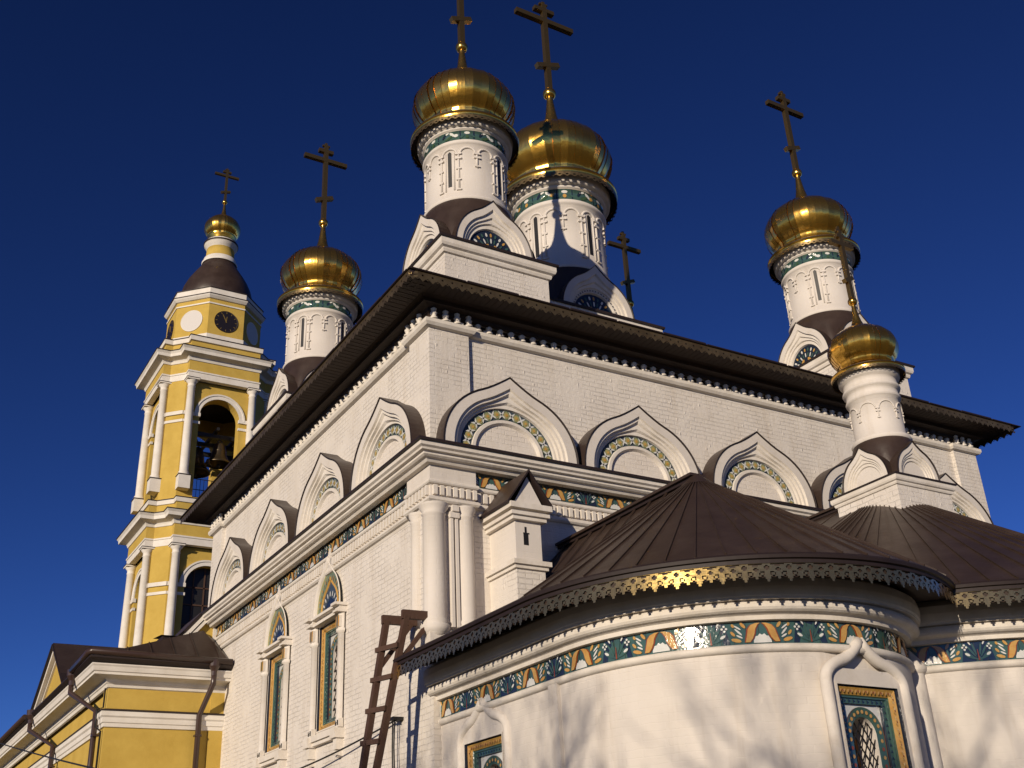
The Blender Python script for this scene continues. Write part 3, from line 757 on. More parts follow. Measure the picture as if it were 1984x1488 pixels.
def make_drum(name, k, z_drum0, z_eave, zc, zbase, half, cross_h, arm, narch, kok_w, kok_h, fringe_h=.13, tiles=True, rot=0, ball=.17, basebot=13.2, kokinner=True, rk=1.0, slits=True):
    """tower drum at the local origin: z values absolute. k scales radii"""
    R = 1.03*k*rk
    mb = MB(); t = z_eave
    s_ = k if k > 1 else k*1.0
    band1 = t-.36*s_; band0 = t-.64*s_
    prof = [(R+.07, z_drum0-.02), (R+.10, z_drum0+.03), (R+.07, z_drum0+.09), (R, z_drum0+.12)]
    prof += [(R, band0-.16*s_), (R+.05*s_, band0-.13*s_), (R+.08*s_, band0-.08*s_), (R+.05*s_, band0-.03*s_), (R+.03*s_, band0)]
    prof += [(R+.03*s_, band1), (R+.08*s_, band1+.01), (R+.10*s_, band1+.04*s_), (R+.09*s_, band1+.07*s_), (R+.15*s_, band1+.075*s_), (R+.20*s_, band1+.10*s_), (R+.21*s_, band1+.15*s_), (R+.23*s_, t-.06*s_)]
    if not tiles:
        prof = prof[:4] + [(R, band0-.34), (R+.04, band0-.32), (R+.055, band0-.28), (R+.04, band0-.24), (R+.02, band0-.22), (R+.02, band0-.12), (R+.07, band0-.10), (R+.085, band0-.06), (R+.07, band0-.02), (R+.04, band0), (R+.04, band1-.02), (R+.10, band1), (R+.12, band1+.04), (R+.12, band1+.08), (R+.13, t-.03)]
    ms = ['smooth']*(len(prof)-1)
    if tiles: ms[8] = 'teal'
    mb.lathe(prof, 64, ms=ms)
    dr = mb.obj(name, church)
    # arcade of thin ribs
    mb = MB(); ztop = band0-(.24 if tiles else .85)*s_; sp = 2*PI/narch; ra = .030*s_; hr = R*sp*.40; zs0 = ztop-hr
    zlow = z_drum0+.30*s_
    for i in range(narch):
        a = sp*(i+.5)
        pts = [((R+.012)*math.cos(a+sp*.42*math.cos(q)), (R+.012)*math.sin(a+sp*.42*math.cos(q)), zs0+hr*math.sin(q)) for q in [PI*j/10 for j in range(11)]]
        mb.tube(pts, ra, 'smooth', 6)
        b = sp*i; cx, cy = math.cos(b), math.sin(b)
        short = (i % 3 == 1) or k < .8
        zl = zs0-.42*s_ if short else zlow
        mb.tube([((R+.01)*cx, (R+.01)*cy, zl), ((R+.01)*cx, (R+.01)*cy, zs0)], ra*.9, 'smooth', 6)
        for zz in ([zs0, zs0-.12*s_, zs0-.38*s_] if short else [zs0, zs0-.14*s_, zs0-.45*s_, zs0-.78*s_, zlow]):
            w = (.055 if zz > zs0-.2*s_ else .042)*s_
            tx, ty = -cy, cx; p = Vector(((R+.015)*cx, (R+.015)*cy, zz)); mb.beam(p - Vector((tx, ty, 0))*w*1.5, p + Vector((tx, ty, 0))*w*1.5, w*1.1, w*.9, 'smooth')
        if slits and i % 3 == 2:
            h_ = .10*s_*.9; z1 = zs0+hr*.35
            for m_, dw, dd, zz0 in (('black', h_*.55, .006, zlow+.12*s_),):
                aa = h_*.55/R
                mb.poly([((R+dd)*math.cos(a-aa), (R+dd)*math.sin(a-aa), zz0), ((R+dd)*math.cos(a+aa), (R+dd)*math.sin(a+aa), zz0), ((R+dd)*math.cos(a+aa), (R+dd)*math.sin(a+aa), z1), ((R+dd)*math.cos(a), (R+dd)*math.sin(a), z1+h_*.5), ((R+dd)*math.cos(a-aa), (R+dd)*math.sin(a-aa), z1)], m_)
            for sg in (-1, 1):
                aa = sg*h_*1.25/R; mb.tube([((R+.008)*math.cos(a+aa), (R+.008)*math.sin(a+aa), zz) for zz in (zlow, z1)], ra*.7, 'smooth', 6)
    mb.obj('arcade', dr)
    if tiles:
        mb = MB(); n = 72; rr = R+.03*s_+.002
        line = Line([(rr*math.cos(2*PI*i/n), rr*math.sin(2*PI*i/n)) for i in range(n+1)])
        H = band1-band0; cnt = max(6, round(line.len/(1.0*s_))); p = line.len/cnt
        def mp(s, v, d):
            q, nn = line.at(s % line.len); q = q+nn*d; return (q.x, q.y, band0+v)
        for i in range(cnt):
            s0 = i*p
            ngon(mb, mp, [(s0+.55*p, 0), (s0+.95*p, 0), (s0+.95*p, H), (s0+.55*p, H)], 'navy', .004)
            for x, v, a, b, r, m_ in ((.25, .3, .16, .13, .5, 'green'), (.12, .6, .12, .10, 1.0, 'navy'), (.35, .62, .12, .12, -.8, 'wglaze'), (.20, .8, .09, .08, .3, 'wglaze'), (.45, .45, .08, .15, .2, 'amber' if k > 1 else 'wglaze'), (.62, .35, .10, .12, .9, 'teal'), (.88, .4, .12, .10, -.6, 'teal'), (.75, .7, .10, .13, 0, 'wglaze'), (.75, .3, .06, .16, 0, 'amber' if k > 1 else 'green')):
                ngon(mb, mp, ell(s0+x*p, v*H, a*p*.8, b*H*1.2, r, 7), m_, .012)
        mb.obj('tile_frieze', dr)
    # gilded skirt
    mb = MB(); E = 1.43*k
    mb.lathe([(1.0*k, zc-.9*k), (1.05*k, t+.17*k), (1.10*k, t+.13*k), (1.36*k, t+.05*k), (E, t+.0)], 64, ms=['gold']*4)
    mb.lathe([(E, t), (E, t-.025*k), (E-.012*k, t-.03*k), (E-.02*k, t-.13*k)], 64, ms=['dark', 'gold', 'gold'])
    mb.lathe([(E-.04*k, t-.10*k), (E-.04*k, t-.17*k)], 64, ms='soffit')
    mb.lathe([(E-.03*k, t-.03*k), (R+.10*s_, t-.05*k)], 64, ms='dark')
    mb.obj('skirt_roof', dr)
    mb = MB(); n = 72; rr = E-.02*k
    fringe(mb, Line([(rr*math.cos(2*PI*i/n), rr*math.sin(2*PI*i/n)) for i in range(n+1)]), t-.12*k, fringe_h*k, .17*k, solid_skirt, 'golddim', 6, 7)
    mb.obj('skirt_fringe', dr)
    # base: cube, cornice, flared roof, four kokoshniks
    mb = MB(); h = half
    sq = lambda o: [(-h-o,-h-o),(h+o,-h-o),(h+o,h+o),(-h-o,h+o)]
    kk = half/1.4
    sweep(mb, sq, [(0, basebot, 'white'), (0, zbase-.40*kk, 'white')], True)
    sweep(mb, sq, [(0, zbase-.40*kk, 'trim'), (.05*kk, zbase-.39*kk, 'trim'), (.07*kk, zbase-.33*kk, 'trim'), (.07*kk, zbase-.29*kk, 'trim'), (.13*kk, zbase-.26*kk, 'trim'), (.155*kk, zbase-.20*kk, 'trim'), (.155*kk, zbase-.07*kk, 'trim'), (.20*kk, zbase-.07*kk, 'dark'), (.205*kk, zbase-.02*kk, 'dark'), (0, zbase+.03*kk, 'brown'), (-.3*kk, zbase+.06*kk, 'brown')], True)
    mb.obj('drum_base', dr)
    mb = MB(); H = z_drum0-zbase
    prof = [(R+.06, z_drum0+.01), (R+.08, z_drum0-.03*kk), (R+.13, z_drum0-.25*H), (R+.24*kk, z_drum0-.55*H), (R+.30*kk, zbase-.02)]
    nf = 64; rows = []
    for r_, z_ in prof:
        q_ = (z_drum0-z_)/H
        rows.append([(rr_*math.cos(2*PI*i/nf), rr_*math.sin(2*PI*i/nf), z_) for i in range(nf) for rr_ in [min(r_ + max(0, q_)*.16*kk*abs(math.sin(4*PI*i/nf)), (1.06*half/1.4-.02 + max(0, .45-q_)*.6)/max(abs(math.cos(2*PI*i/nf)), abs(math.sin(2*PI*i/nf))))]])
    mb.grid(rows, 'brown', True, True); mb.obj('flared_roof', dr)
    # kokoshnik
    w = kok_w; hh = kok_h*.84; pk = kok_h*.16; dep = .0
    def kok():
        mb = MB()
        arch_rings(mb, [(w, hh, pk*1.2, 0, ''), (w*.84, hh*.85, pk, 0, 'smooth'), (w*.83, hh*.84, pk*.9, -.05*kk, 'trim'), (w*.76, hh*.77, pk*.5, -.05*kk, 'trim'), (w*.75, hh*.76, pk*.4, -.09*kk, 'trim'), (w*.70, hh*.71, pk*.1, -.09*kk, 'trim'), (w*.69, hh*.70, 0, -.13*kk, 'trim'), (w*.62, hh*.62, 0, -.13*kk, 'trim'), (w*.60, hh*.60, 0, -.18*kk, 'trim')], 28, 0)
        inner = 'navy' if kokinner else 'smooth'
        mb.poly([(x, z, -.18*kk) for x, z in ogee(w*.60, hh*.60, 0, 28)], inner)
        if kokinner:
            for i in range(13):
                tt = PI*(i+.5)/13
                mb.poly([(w*.50*math.cos(tt)+x, hh*.50*math.sin(tt)+z, -.165*kk) for x, z in ell(0, 0, w*.055, w*.03, tt, 6)], ('amber', 'wglaze', 'teal')[i % 3])
                mb.poly([(w*.37*math.cos(tt)+x, hh*.37*math.sin(tt)+z, -.165*kk) for x, z in ell(0, 0, w*.075, w*.022, tt, 6)], 'teal' if i % 2 else 'wglaze')
            for sg in (-1, 1):
                mb.poly([(sg*w*.15+x, hh*.17+z, -.155*kk) for x, z in ell(0, 0, w*.15, w*.055, PI/2+sg*.5, 9)], 'amber')
            mb.poly([(x, hh*.04+abs(z), -.16*kk) for x, z in ell(0, 0, w*.12, w*.12, 0, 12)], 'wglaze')
            if k > 1:
                for i in range(26):
                    tt = PI*(i+.5)/26
                    for r_ in (.8, -.8): mb.poly([(w*.655*math.cos(tt)+x, hh*.66*math.sin(tt)+z, -.12*kk) for x, z in ell(0, 0, w*.04, w*.008, tt+r_, 5)], 'navy')
        o = mb.obj('kokoshnik', dr)
        return o
    def rim():
        mb = MB()
        a = ogee(w+.02, hh+.02, pk*1.2, 28); b = ogee(w*.55, hh*.62, 0, 28)
        mb.grid([[(x, z, .012) for x, z in ogee(w, hh, pk*1.2, 28)], [(x, z, .03) for x, z in a], [(x, z, -.02) for x, z in a], [(x*.96, z*.98, -half*.45) for x, z in a], [(x, z+.1, -half*.85) for x, z in b]], ['dark', 'dark', 'brown', 'brown'])
        return mb.obj('kokoshnik_roof', dr)
    ko = kok(); ri = rim(); setb = half-.10*kk
    for i, nrm in enumerate(((0, -1, 0), (-1, 0, 0), (0, 1, 0), (1, 0, 0))):
        m = frame((nrm[0]*setb, nrm[1]*setb, zbase+.02), nrm)
        if i == 0: ko.matrix_local = m; ri.matrix_local = m
        else: copy_obj(ko, dr, m); copy_obj(ri, dr, m)
    dome_parts(dr, k, zc, 40 if k < 1.2 else 46, cross_h, arm, 1.0, ball, rot, .15 if k == 1 else (.19 if k > 1 else .10))
    return dr

def place_drum(src, loc, name='drum'):
    c = src.copy(); COL.objects.link(c); c.parent = church; c.location = loc
    for ch in list(src.children):
        d = ch.copy(); COL.objects.link(d); d.parent = c
    return c
ZD = .0
drum = make_drum('drum', 1.0, 17.38, 19.82, 20.84, 15.70, 1.40, 3.15, 1.6, 14, 1.04, 1.45)
drum.location = (2.33, 2.39, 0)
place_drum(drum, (14.83, 2.39, 0)); place_drum(drum, (2.33, 12.60, .42)); place_drum(drum, (15.2, 12.2, .25))
cdr = make_drum('drum', 1.41, 19.65, 23.10, 24.48, 17.80, 1.90, 4.0, 2.45, 15, 1.30, 1.75, ball=.24)
cdr.location = (8.6, 7.3, 0)
chd = make_drum('chapel_drum', .54, 10.02, 11.64, 12.22, 9.02, .78, 1.75, .70, 8, .58, .78, tiles=False, ball=.105, basebot=7.0, kokinner=False, rk=.92, slits=False)
chd.location = (8.58, -3.75, 0)

# ================================================================== BELL TOWER
BT = Vector((8.5, 49.7, 0))
tower = empty('bell_tower', BT, 'tall yellow and white bell tower with columns, clock and gold dome behind the white church', 'bell tower')
a_, b_, A_ = 3.15, 2.30, 3.62
def tplan(o, A=A_):
    q = []
    base = [(-b_, -A), (b_, -A), (b_, -a_), (a_, -b_)]
    for r in range(4):
        c, s = ((1, 0), (0, 1), (-1, 0), (0, -1))[r]
        for x, y in base:
            sx = 0
            q.append((x, y, r))
    pts = [(x*((1, 0, -1, 0)[r]) - y*((0, 1, 0, -1)[r]), x*((0, 1, 0, -1)[r]) + y*((1, 0, -1, 0)[r])) for x, y, r in q]
    # mitred offset
    n = len(pts); out = []
    for i in range(n):
        p0, p1, p2 = Vector(pts[i-1]), Vector(pts[i]), Vector(pts[(i+1) % n])
        d1 = (p1-p0).normalized(); d2 = (p2-p1).normalized(); n1 = Vector((d1.y, -d1.x)); n2 = Vector((d2.y, -d2.x))
        mv = (n1+n2); mv = mv/max(.3, (1+n1.dot(n2))); out.append((p1.x+mv.x*o, p1.y+mv.y*o))
    return out
def tblock(name, prof):
    mb = MB(); sweep(mb, tplan, prof, True); return mb.obj(name, tower)
SWt = 'stucco_white'
def tier(z0, zc, zt, spring):
    """one storey: z0 floor, zc column base, zt underside of entablature"""
    mb = MB(); th = .75; ar = 1.30
    for r in range(4):
        mb.M = Matrix.Rotation(PI/2*r, 4, 'Z')
        for y in (-a_, -a_+th):
            for sg in (-1, 1):
                mb.poly([(sg*ar, y, z0), (sg*b_, y, z0), (sg*b_, y, zt), (sg*ar, y, zt)], 'yellow')
            n = 18
            arc = [(ar*math.cos(PI*i/n), y, spring+ar*math.sin(PI*i/n)) for i in range(n+1)]
            mb.grid([arc, [(x, y, zt) for x, _, z in arc]], 'yellow')
        n = 18; arc = [(ar, z0)] + [(ar*math.cos(PI*i/n), spring+ar*math.sin(PI*i/n)) for i in range(n+1)] + [(-ar, z0)]
        mb.grid([[(x, -a_, z) for x, z in arc], [(x, -a_+th, z) for x, z in arc]], 'yellow')
        mb.poly([(b_, -a_, z0), (a_, -b_, z0), (a_, -b_, zt), (b_, -a_, zt)], 'yellow')
        mb.poly([(b_-.5, -a_+th, z0), (a_-th, -b_+.5, z0), (a_-th, -b_+.5, zt), (b_-.5, -a_+th, zt)], 'yellow')
        # impost bands
        for z1, z2, o in ((spring-.12, spring+.12, .10), (spring-.62, spring-.45, .06)):
            for sg in (-1, 1):
                x0, x1 = sorted((sg*(ar-.06), sg*(b_+.0))); mb.box((x0, -a_-o, z1), (x1, -a_+.1, z2), SWt)
            mb.box((0, 0, 0), (0, 0, 0), SWt) if False else None
            d = Vector((1, -1, 0)).normalized()*o
            p, q = Vector((b_, -a_, z1)), Vector((a_, -b_, z1))
            mb.grid([[p, p+d, q+d, q], [v_+Vector((0, 0, z2-z1)) for v_ in (p, p+d, q+d, q)]], SWt); mb.poly([v_+Vector((0, 0, z2-z1)) for v_ in (p, p+d, q+d, q)], 'dark'); mb.poly([p, p+d, q+d, q][::-1], SWt)
        # archivolt
        rr = [[((ar+w_)*math.cos(PI*i/n), -a_-o, spring+(ar+w_)*math.sin(PI*i/n)) for i in range(n+1)] for w_, o in ((0, 0), (0, .07), (.22, .07), (.24, .12), (.34, .12), (.34, 0))]
        mb.grid(rr, SWt)
    mb.M = Matrix.Identity(4)
    w = mb.obj('storey_wall', tower)
    for r in range(4):
        for sg in (-1, 1):
            mb = MB(); x, y = sg*(b_-.30), -(a_+.22); c, s = math.cos(PI/2*r), math.sin(PI/2*r)
            mb.M = Matrix.Rotation(PI/2*r, 4, 'Z')
            rc = .27; h = zt-zc
            mb.lathe([(.36, zc+.0), (.37, zc+.08), (.30, zc+.12), (.33, zc+.2), (rc, zc+.26), (rc*1.0, zc+h*.3), (rc*.86, zt-.55), (rc*.98, zt-.52), (rc*.86, zt-.46), (rc*.9, zt-.32), (.36, zt-.18), (.37, zt-.12)], 24, (x, y), SWt)
            mb.box((x-.40, y-.40, zt-.12), (x+.40, y+.40, zt-.03), SWt); mb.box((x-.43, y-.43, zt-.03), (x+.43, y+.43, zt), 'dark')
            mb.box((x-.36, y-.36, zc-.9), (x+.36, y+.36, zc-.05), SWt); mb.box((x-.40, y-.40, zc-.05), (x+.40, y+.40, zc), 'dark')
            mb.obj('column', tower)
tier(25.4, 26.80, 33.40, 31.10); tier(12.0, 14.5, 22.40+.0, 20.05)
def entab(z, hgt, name='entablature'):
    s = hgt
    return tblock(name, [(-.35, z, SWt), (.02, z, SWt), (.02, z+.20*s, SWt), (.07, z+.21*s, SWt), (.07, z+.26*s, SWt), (.0, z+.27*s, SWt), (.0, z+.62*s, 'yellow'), (.06, z+.63*s, SWt), (.10, z+.70*s, SWt), (.14, z+.74*s, SWt), (.55, z+.80*s, SWt), (.57, z+.90*s, SWt), (.66, z+.97*s, SWt), (.70, z+.98*s, 'dark'), (.70, z+1.0*s, 'dark'), (.2, z+1.06*s, 'brown'), (-.5, z+1.10*s, 'brown')])
entab(33.40, 1.95); entab(22.40, 1.95)
tblock('parapet', [(-.02, 35.3, 'yellow'), (-.02, 36.05, 'yellow'), (.10, 36.08, SWt), (.12, 36.38, SWt), (.15, 36.39, 'dark'), (.15, 36.45, 'dark'), (-.8, 36.75, 'brown'), (-2.0, 36.9, 'brown')])
tblock('parapet', [(-.0, 24.4, 'yellow'), (-.0, 25.0, 'yellow'), (.08, 25.02, SWt), (.10, 25.28, SWt), (.13, 25.29, 'dark'), (.13, 25.34, 'dark'), (-.3, 25.45, 'yellow'), (-.5, 25.6, 'yellow')])
for z_, n_ in ((25.42, 'belfry_floor'), (33.3, 'belfry_ceiling'), (15, 'belfry_floor')):
    mb = MB(); mb.lathe([(0, z_), (3.2, z_)], 8, ms='dark', smooth=False, a0=PI/8, a1=2*PI+PI/8); mb.obj(n_, tower)
# octagon
RO = 2.92/math.cos(PI/8)
mb = MB()
def octo(o): r = RO+o/math.cos(PI/8); return [(r*math.cos(PI/8+PI/4*i), r*math.sin(PI/8+PI/4*i)) for i in range(8)]
sweep(mb, octo, [(.08, 36.4, SWt), (.08, 37.15, SWt), (0, 37.16, SWt), (0, 39.45, 'yellow'), (.06, 39.46, SWt), (.06, 39.56, SWt), (.0, 39.57, SWt), (0, 39.85, 'yellow'), (.10, 39.88, SWt), (.22, 40.02, SWt), (.26, 40.10, SWt), (.28, 40.12, 'dark'), (.28, 40.17, 'dark'), (.08, 40.22, 'dark'), (.08, 40.66, SWt), (.13, 40.67, 'dark'), (.13, 40.72, 'dark'), (-.3, 40.76, 'dark')], True)
mb.obj('octagon', tower)
oc = D.objects['octagon']
for i in range(8):
    a = -PI/2 + PI/4*i; n = Vector((math.cos(a), math.sin(a), 0)); m = frame(n*2.92 + Vector((0, 0, 38.30)), n)
    mb = MB(); r = .80
    mb.lathe([(r, .0), (r, .05), (r-.06, .03), (0, .03)], 36, ms=['dark' if i % 2 == 0 else SWt]*2 + ['clock' if i % 2 == 0 else 'whitedisc'], smooth=False)
    if i % 2 == 0:
        for j in range(12):
            t = 2*PI*j/12; mb.M = Matrix.Rotation(t, 4, 'Z'); mb.box((-.02, .60, .032), (.02, .72, .045), 'clockgold')
        mb.M = Matrix.Rotation(.45, 4, 'Z'); mb.box((-.022, -.08, .032), (.022, .55, .05), 'clockgold'); mb.M = Matrix.Rotation(-.1, 4, 'Z'); mb.box((-.022, -.08, .032), (.022, .38, .052), 'clockgold')
    o = mb.obj('clock' if i % 2 == 0 else 'blind_disc', oc); o.matrix_local = m
mb = MB(); mb.lathe([(2.44, 40.7), (2.46, 41.0)], 48, ms='yellow'); mb.lathe([(2.5, 40.97), (2.52, 41.03), (2.47, 41.5), (2.33, 42.1), (2.08, 42.7), (1.76, 43.25), (1.44, 43.75), (1.22, 44.1), (1.14, 44.35)], 48, ms='brown')
mb.obj('dome_roof', tower)
mb = MB()
LZ = lambda z: 44.28 + (z-44.75)*.745
mb.lathe([(r_, LZ(z_)) for r_, z_ in [(1.22, 44.75), (1.25, 44.9), (1.16, 45.0), (1.12, 45.35), (1.0, 45.42), (.96, 46.45), (1.02, 46.5), (1.06, 46.75), (1.16, 46.85), (1.17, 46.95), (1.22, 46.98), (1.22, 47.1), (1.10, 47.15), (1.10, 47.28), (1.12, 47.32), (.9, 47.36)]], 40, ms=[SWt]*4 + ['yellow'] + [SWt]*4 + ['dark']*2 + [SWt]*2 + ['dark']*2)
mb.lathe([(.86, LZ(47.34)), (.90, 46.35), (1.0, 46.62)], 36, ms='gold')
la = mb.obj('lantern', tower)
dome_parts(la, .93, 47.38, 36, 2.75, 1.8, 1.14, .2, rot=0, crossw=.17)
# lower windows of the tower
mb = MB()
for r in range(4):
    mb.M = Matrix.Rotation(PI/2*r, 4, 'Z'); mb.poly([(-1.3, -a_+.5, 12), (1.3, -a_+.5, 12), (1.3, -a_+.5, 21.4), (-1.3, -a_+.5, 21.4)], 'black')
    for x in (-.65, 0, .65): mb.box((x-.04, -a_+.44, 12), (x+.04, -a_+.49, 21.3), 'wood')
    for z in (13, 14.2, 15.4, 16.6, 17.8, 19, 20.05): mb.box((-1.3, -a_+.44, z), (1.3, -a_+.488, z+.08), 'wood')
mb.obj('window', tower)
# railing and beams of the belfry
for r in range(4):
    mb = MB(); mb.M = Matrix.Rotation(PI/2*r, 4, 'Z')
    for z in (25.7, 26.2, 26.9): mb.box((-1.3, -a_+.30, z), (1.3, -a_+.34, z+.04), 'black')
    for i in range(12): mb.box((-1.25+i*.225, -a_+.305, 25.4), (-1.225+i*.225, -a_+.33, 26.9), 'black')
    mb.obj('railing', tower)
mb = MB()
for y in (-1.6, 0, 1.6): mb.box((-2.4, y-.11, 30.35), (2.4, y+.11, 30.62), 'black')
for x in (-1.7, .2, 1.7): mb.box((x-.09, -2.4, 30.62), (x+.09, 2.4, 30.82), 'black')
mb.obj('bell_beam', tower)
def bell(x, y, z, s, label):
    mb = MB()
    mb.lathe([(0, 0), (.22, -.02), (.30, -.12), (.34, -.4), (.40, -.7), (.52, -.95), (.66, -1.1), (.68, -1.16), (.62, -1.18), (.5, -1.0), (.3, -.4), (0, -.25)], 28, ms='bronze')
    mb.lathe([(.352, -.43), (.375, -.45), (.362, -.5)], 28, ms='bronze')
    o = mb.obj('bell_body', None)
    e = empty('bell', (BT.x+x, BT.y+y, z), label, 'bell', 'bells hanging in the bell tower')
    o.parent = e; e.scale = (s, s, s); o.name = 'bell_body'
    mb = MB(); mb.tube([(0, 0, -.25), (0, 0, -1.2)], .03, 'black', 6); mb.lathe([(0, -1.35), (.09, -1.3), (.1, -1.2), (0, -1.1)], 10, ms='black'); mb.obj('clapper', e)
    mb = MB(); mb.tube([(-.1, 0, -.02), (-.1, 0, .12), (0, 0, .2), (.1, 0, .12), (.1, 0, -.02)], .035, 'bronze', 6); mb.tube([(0, 0, .18), (0, 0, .4)], .03, 'black', 6); mb.obj('hanger', e)
bell(.55, -1.7, 30.0, 1.25, 'large dark bell in the right of the east arch of the yellow bell tower')
bell(-.6, -.4, 30.0, 1.5, 'largest bell half hidden deep inside the yellow bell tower belfry')
bell(-1.9, .3, 28.1, .85, 'dark bell showing its rim in the narrow left arch of the bell tower')
for i, (x, y) in enumerate(((-.95, -2.2), (-.62, -2.2), (-.25, -2.2))):
    bell(x, y, 28.6, .38, ('leftmost', 'middle', 'rightmost')[i] + ' of the three small bells low in the east arch of the bell tower')

# ================================================================== YELLOW PARISH BUILDING
par = empty('parish_building', (-3, 13, 0), 'low yellow stucco building with white cornices and brown roof against the white church', 'building')
par.location = (0, 0, 0)
YR = 13.0; XR = -3.0; YE = 46
mb = MB()
mb.grid([[(P0, YR, z), (XR, YR, z), (XR, YR+.62, z), (XR+.10, YR+.62, z), (XR+.10, YE, z), (P0, YE, z)] for z in (0, 7.8)], 'yellow')
mb.poly([(P0, YR, 8.3), (XR, YR, 8.3), (XR, YE, 8.3), (P0, YE, 8.3)], 'dark')
mb.box((-.28, YR-.05, 0), (.14, YR+.02, 7.6), 'yellow')
mb.obj('wall', par)
def ppath(o, step=.1): return [(.1, YR-o), (XR-o, YR-o), (XR-o, YR+.62+o*0), (XR+step-o, YR+.62), (XR+step-o, YE)]
mb = MB()
sweep(mb, ppath, [(0, 6.48, SWt), (.05, 6.49, SWt), (.06, 6.58, SWt), (.09, 6.60, SWt), (.10, 6.72, SWt), (.14, 6.76, SWt), (.14, 6.88, SWt), (.17, 6.885, 'dark'), (.17, 6.915, 'dark'), (0, 6.96, 'dark')], False)
mb.obj('string_course', par)
mb = MB()
def ppath2(o): return [(.1, YR-o), (XR-o, YR-o), (XR-o, YE)]
sweep(mb, ppath2, [(-.0, 7.48, SWt), (.05, 7.50, SWt), (.07, 7.58, SWt), (.10, 7.60, SWt), (.12, 7.68, SWt), (.16, 7.70, SWt), (.50, 7.74, SWt), (.50, 7.80, SWt), (.54, 7.82, SWt), (.57, 7.93, SWt), (.60, 7.97, SWt), (.60, 8.0, SWt), (.3, 8.02, SWt)], False)
mb.obj('cornice', par)
mb = MB()
sweep(mb, ppath2, [(.40, 8.0, 'dark'), (.62, 8.06, 'dark'), (.70, 8.12, 'dark'), (.70, 8.16, 'dark'), (.60, 8.20, 'brown')], False)
T = (-.38, YR+.9, 9.42); e0 = (P0, YR-.6, 8.18); e1 = (XR-.6, YR-.6, 8.18)
mb.poly([e0, e1, T], 'brown'); mb.poly([(P0-.02, YR+.6, 8.9), e0, T], 'brown')
mb.poly([e1, (XR-.6, YE, 8.18), (.1, YE, 9.6), (.1, YR+1.6, 9.3), T], 'brown')
for i in range(6):
    t = (i+.5)/6; a = Vector(e0).lerp(Vector(e1), t); up = Vector((0, -.6, 1)).normalized(); top_ = Vector(T).lerp(Vector((a.x, T[1], T[2])), 0)
    # seams run up the slope until the hip
    n_ = Vector(T)-Vector(e1); s_ = (a.x-e1[0])/(T[0]-e1[0]); s_ = max(0, min(1, s_)) if a.x < T[0] else max(0, (e0[0]-a.x)/(e0[0]-T[0]))
    b = Vector((a.x, YR-.6 + (T[1]-YR+.6)*s_, 8.18 + (T[2]-8.18)*s_)); mb.beam(a+up*.01, b+up*.01, .025, .04, 'brown', up)
mb.obj('roof', par)
mb = MB()   # gutter
mb.tube([(.05, YR-.72, 8.22), (XR-.68, YR-.72, 8.26), (XR-.72, YR-.62, 8.26), (XR-.72, YR+1.6, 8.20)], .085, 'pipe', 8)
mb.obj('gutter', par); mb = MB(); mb.tube([(XR-.72, 22.4, 8.2), (XR-.72, YE, 8.15)], .085, 'pipe', 8)
mb.obj('gutter', par)
# pediment on the long side
mb = MB(); ya, yb_, yc, zp = 16.6, 22.2, 19.4, 10.0; xf = XR-.35
mb.poly([(xf, ya+.3, 8.25), (xf, yb_-.3, 8.25), (xf, yc, zp-.25)], 'yellow')
for y0, y1 in ((ya, yc), (yb_, yc)):
    for o, w_, h_ in ((-.12, .22, .14), (-.02, .3, .05)):
        mb.beam((xf-.08-o*.3, y0, 8.25+o), (xf-.08-o*.3, y1, zp-.04+o), .30 if w_ < .25 else .42, h_, SWt if w_ < .25 else 'dark')
    mb.beam((xf+.0, y0+(.55 if y1 > y0 else -.55), 8.32), (xf+.0, y1, zp-.38), .14, .07, SWt)
mb.poly([(xf-.25, ya, 8.25), (xf-.25, yc, zp), (-.5, yc, zp), (-.5, ya, 8.9)], 'brown'); mb.poly([(xf-.25, yb_, 8.25), (xf-.25, yc, zp), (-.5, yc, zp), (-.5, yb_, 8.9)], 'brown')
mb.obj('pediment', par)
# attic gable where the roof meets the church
mb = MB()
for (p, q, w_, m_) in (((-.86, 14.2, 9.25), (-.30, 14.2, 9.92), .10, SWt), ((-.90, 14.2, 9.36), (-.34, 14.2, 10.03), .06, 'dark'), ((-.76, 14.2, 9.17), (-.20, 14.2, 9.84), .08, SWt)): mb.beam(p, q, .5, w_, m_)
mb.poly([(-.80, 14.1, 9.0), (.1, 14.1, 9.0), (.1, 14.1, 10.2), (-.1, 14.1, 9.95)], 'yellow')
mb.poly([(-.95, 13.96, 9.36), (-.38, 13.96, 10.05), (-.38, 16, 10.05), (-.95, 16, 9.36)], 'brown')
mb.obj('attic_gable', par)
mb = MB(); mb.box((-1.35, 14.6, 8.6), (-.75, 15.4, 9.35), 'dark'); mb.poly([(-1.42, 14.5, 9.35), (-.68, 14.5, 9.35), (-.68, 15.5, 9.45), (-1.42, 15.5, 9.45)], 'dark'); mb.obj('roof_hatch', par)
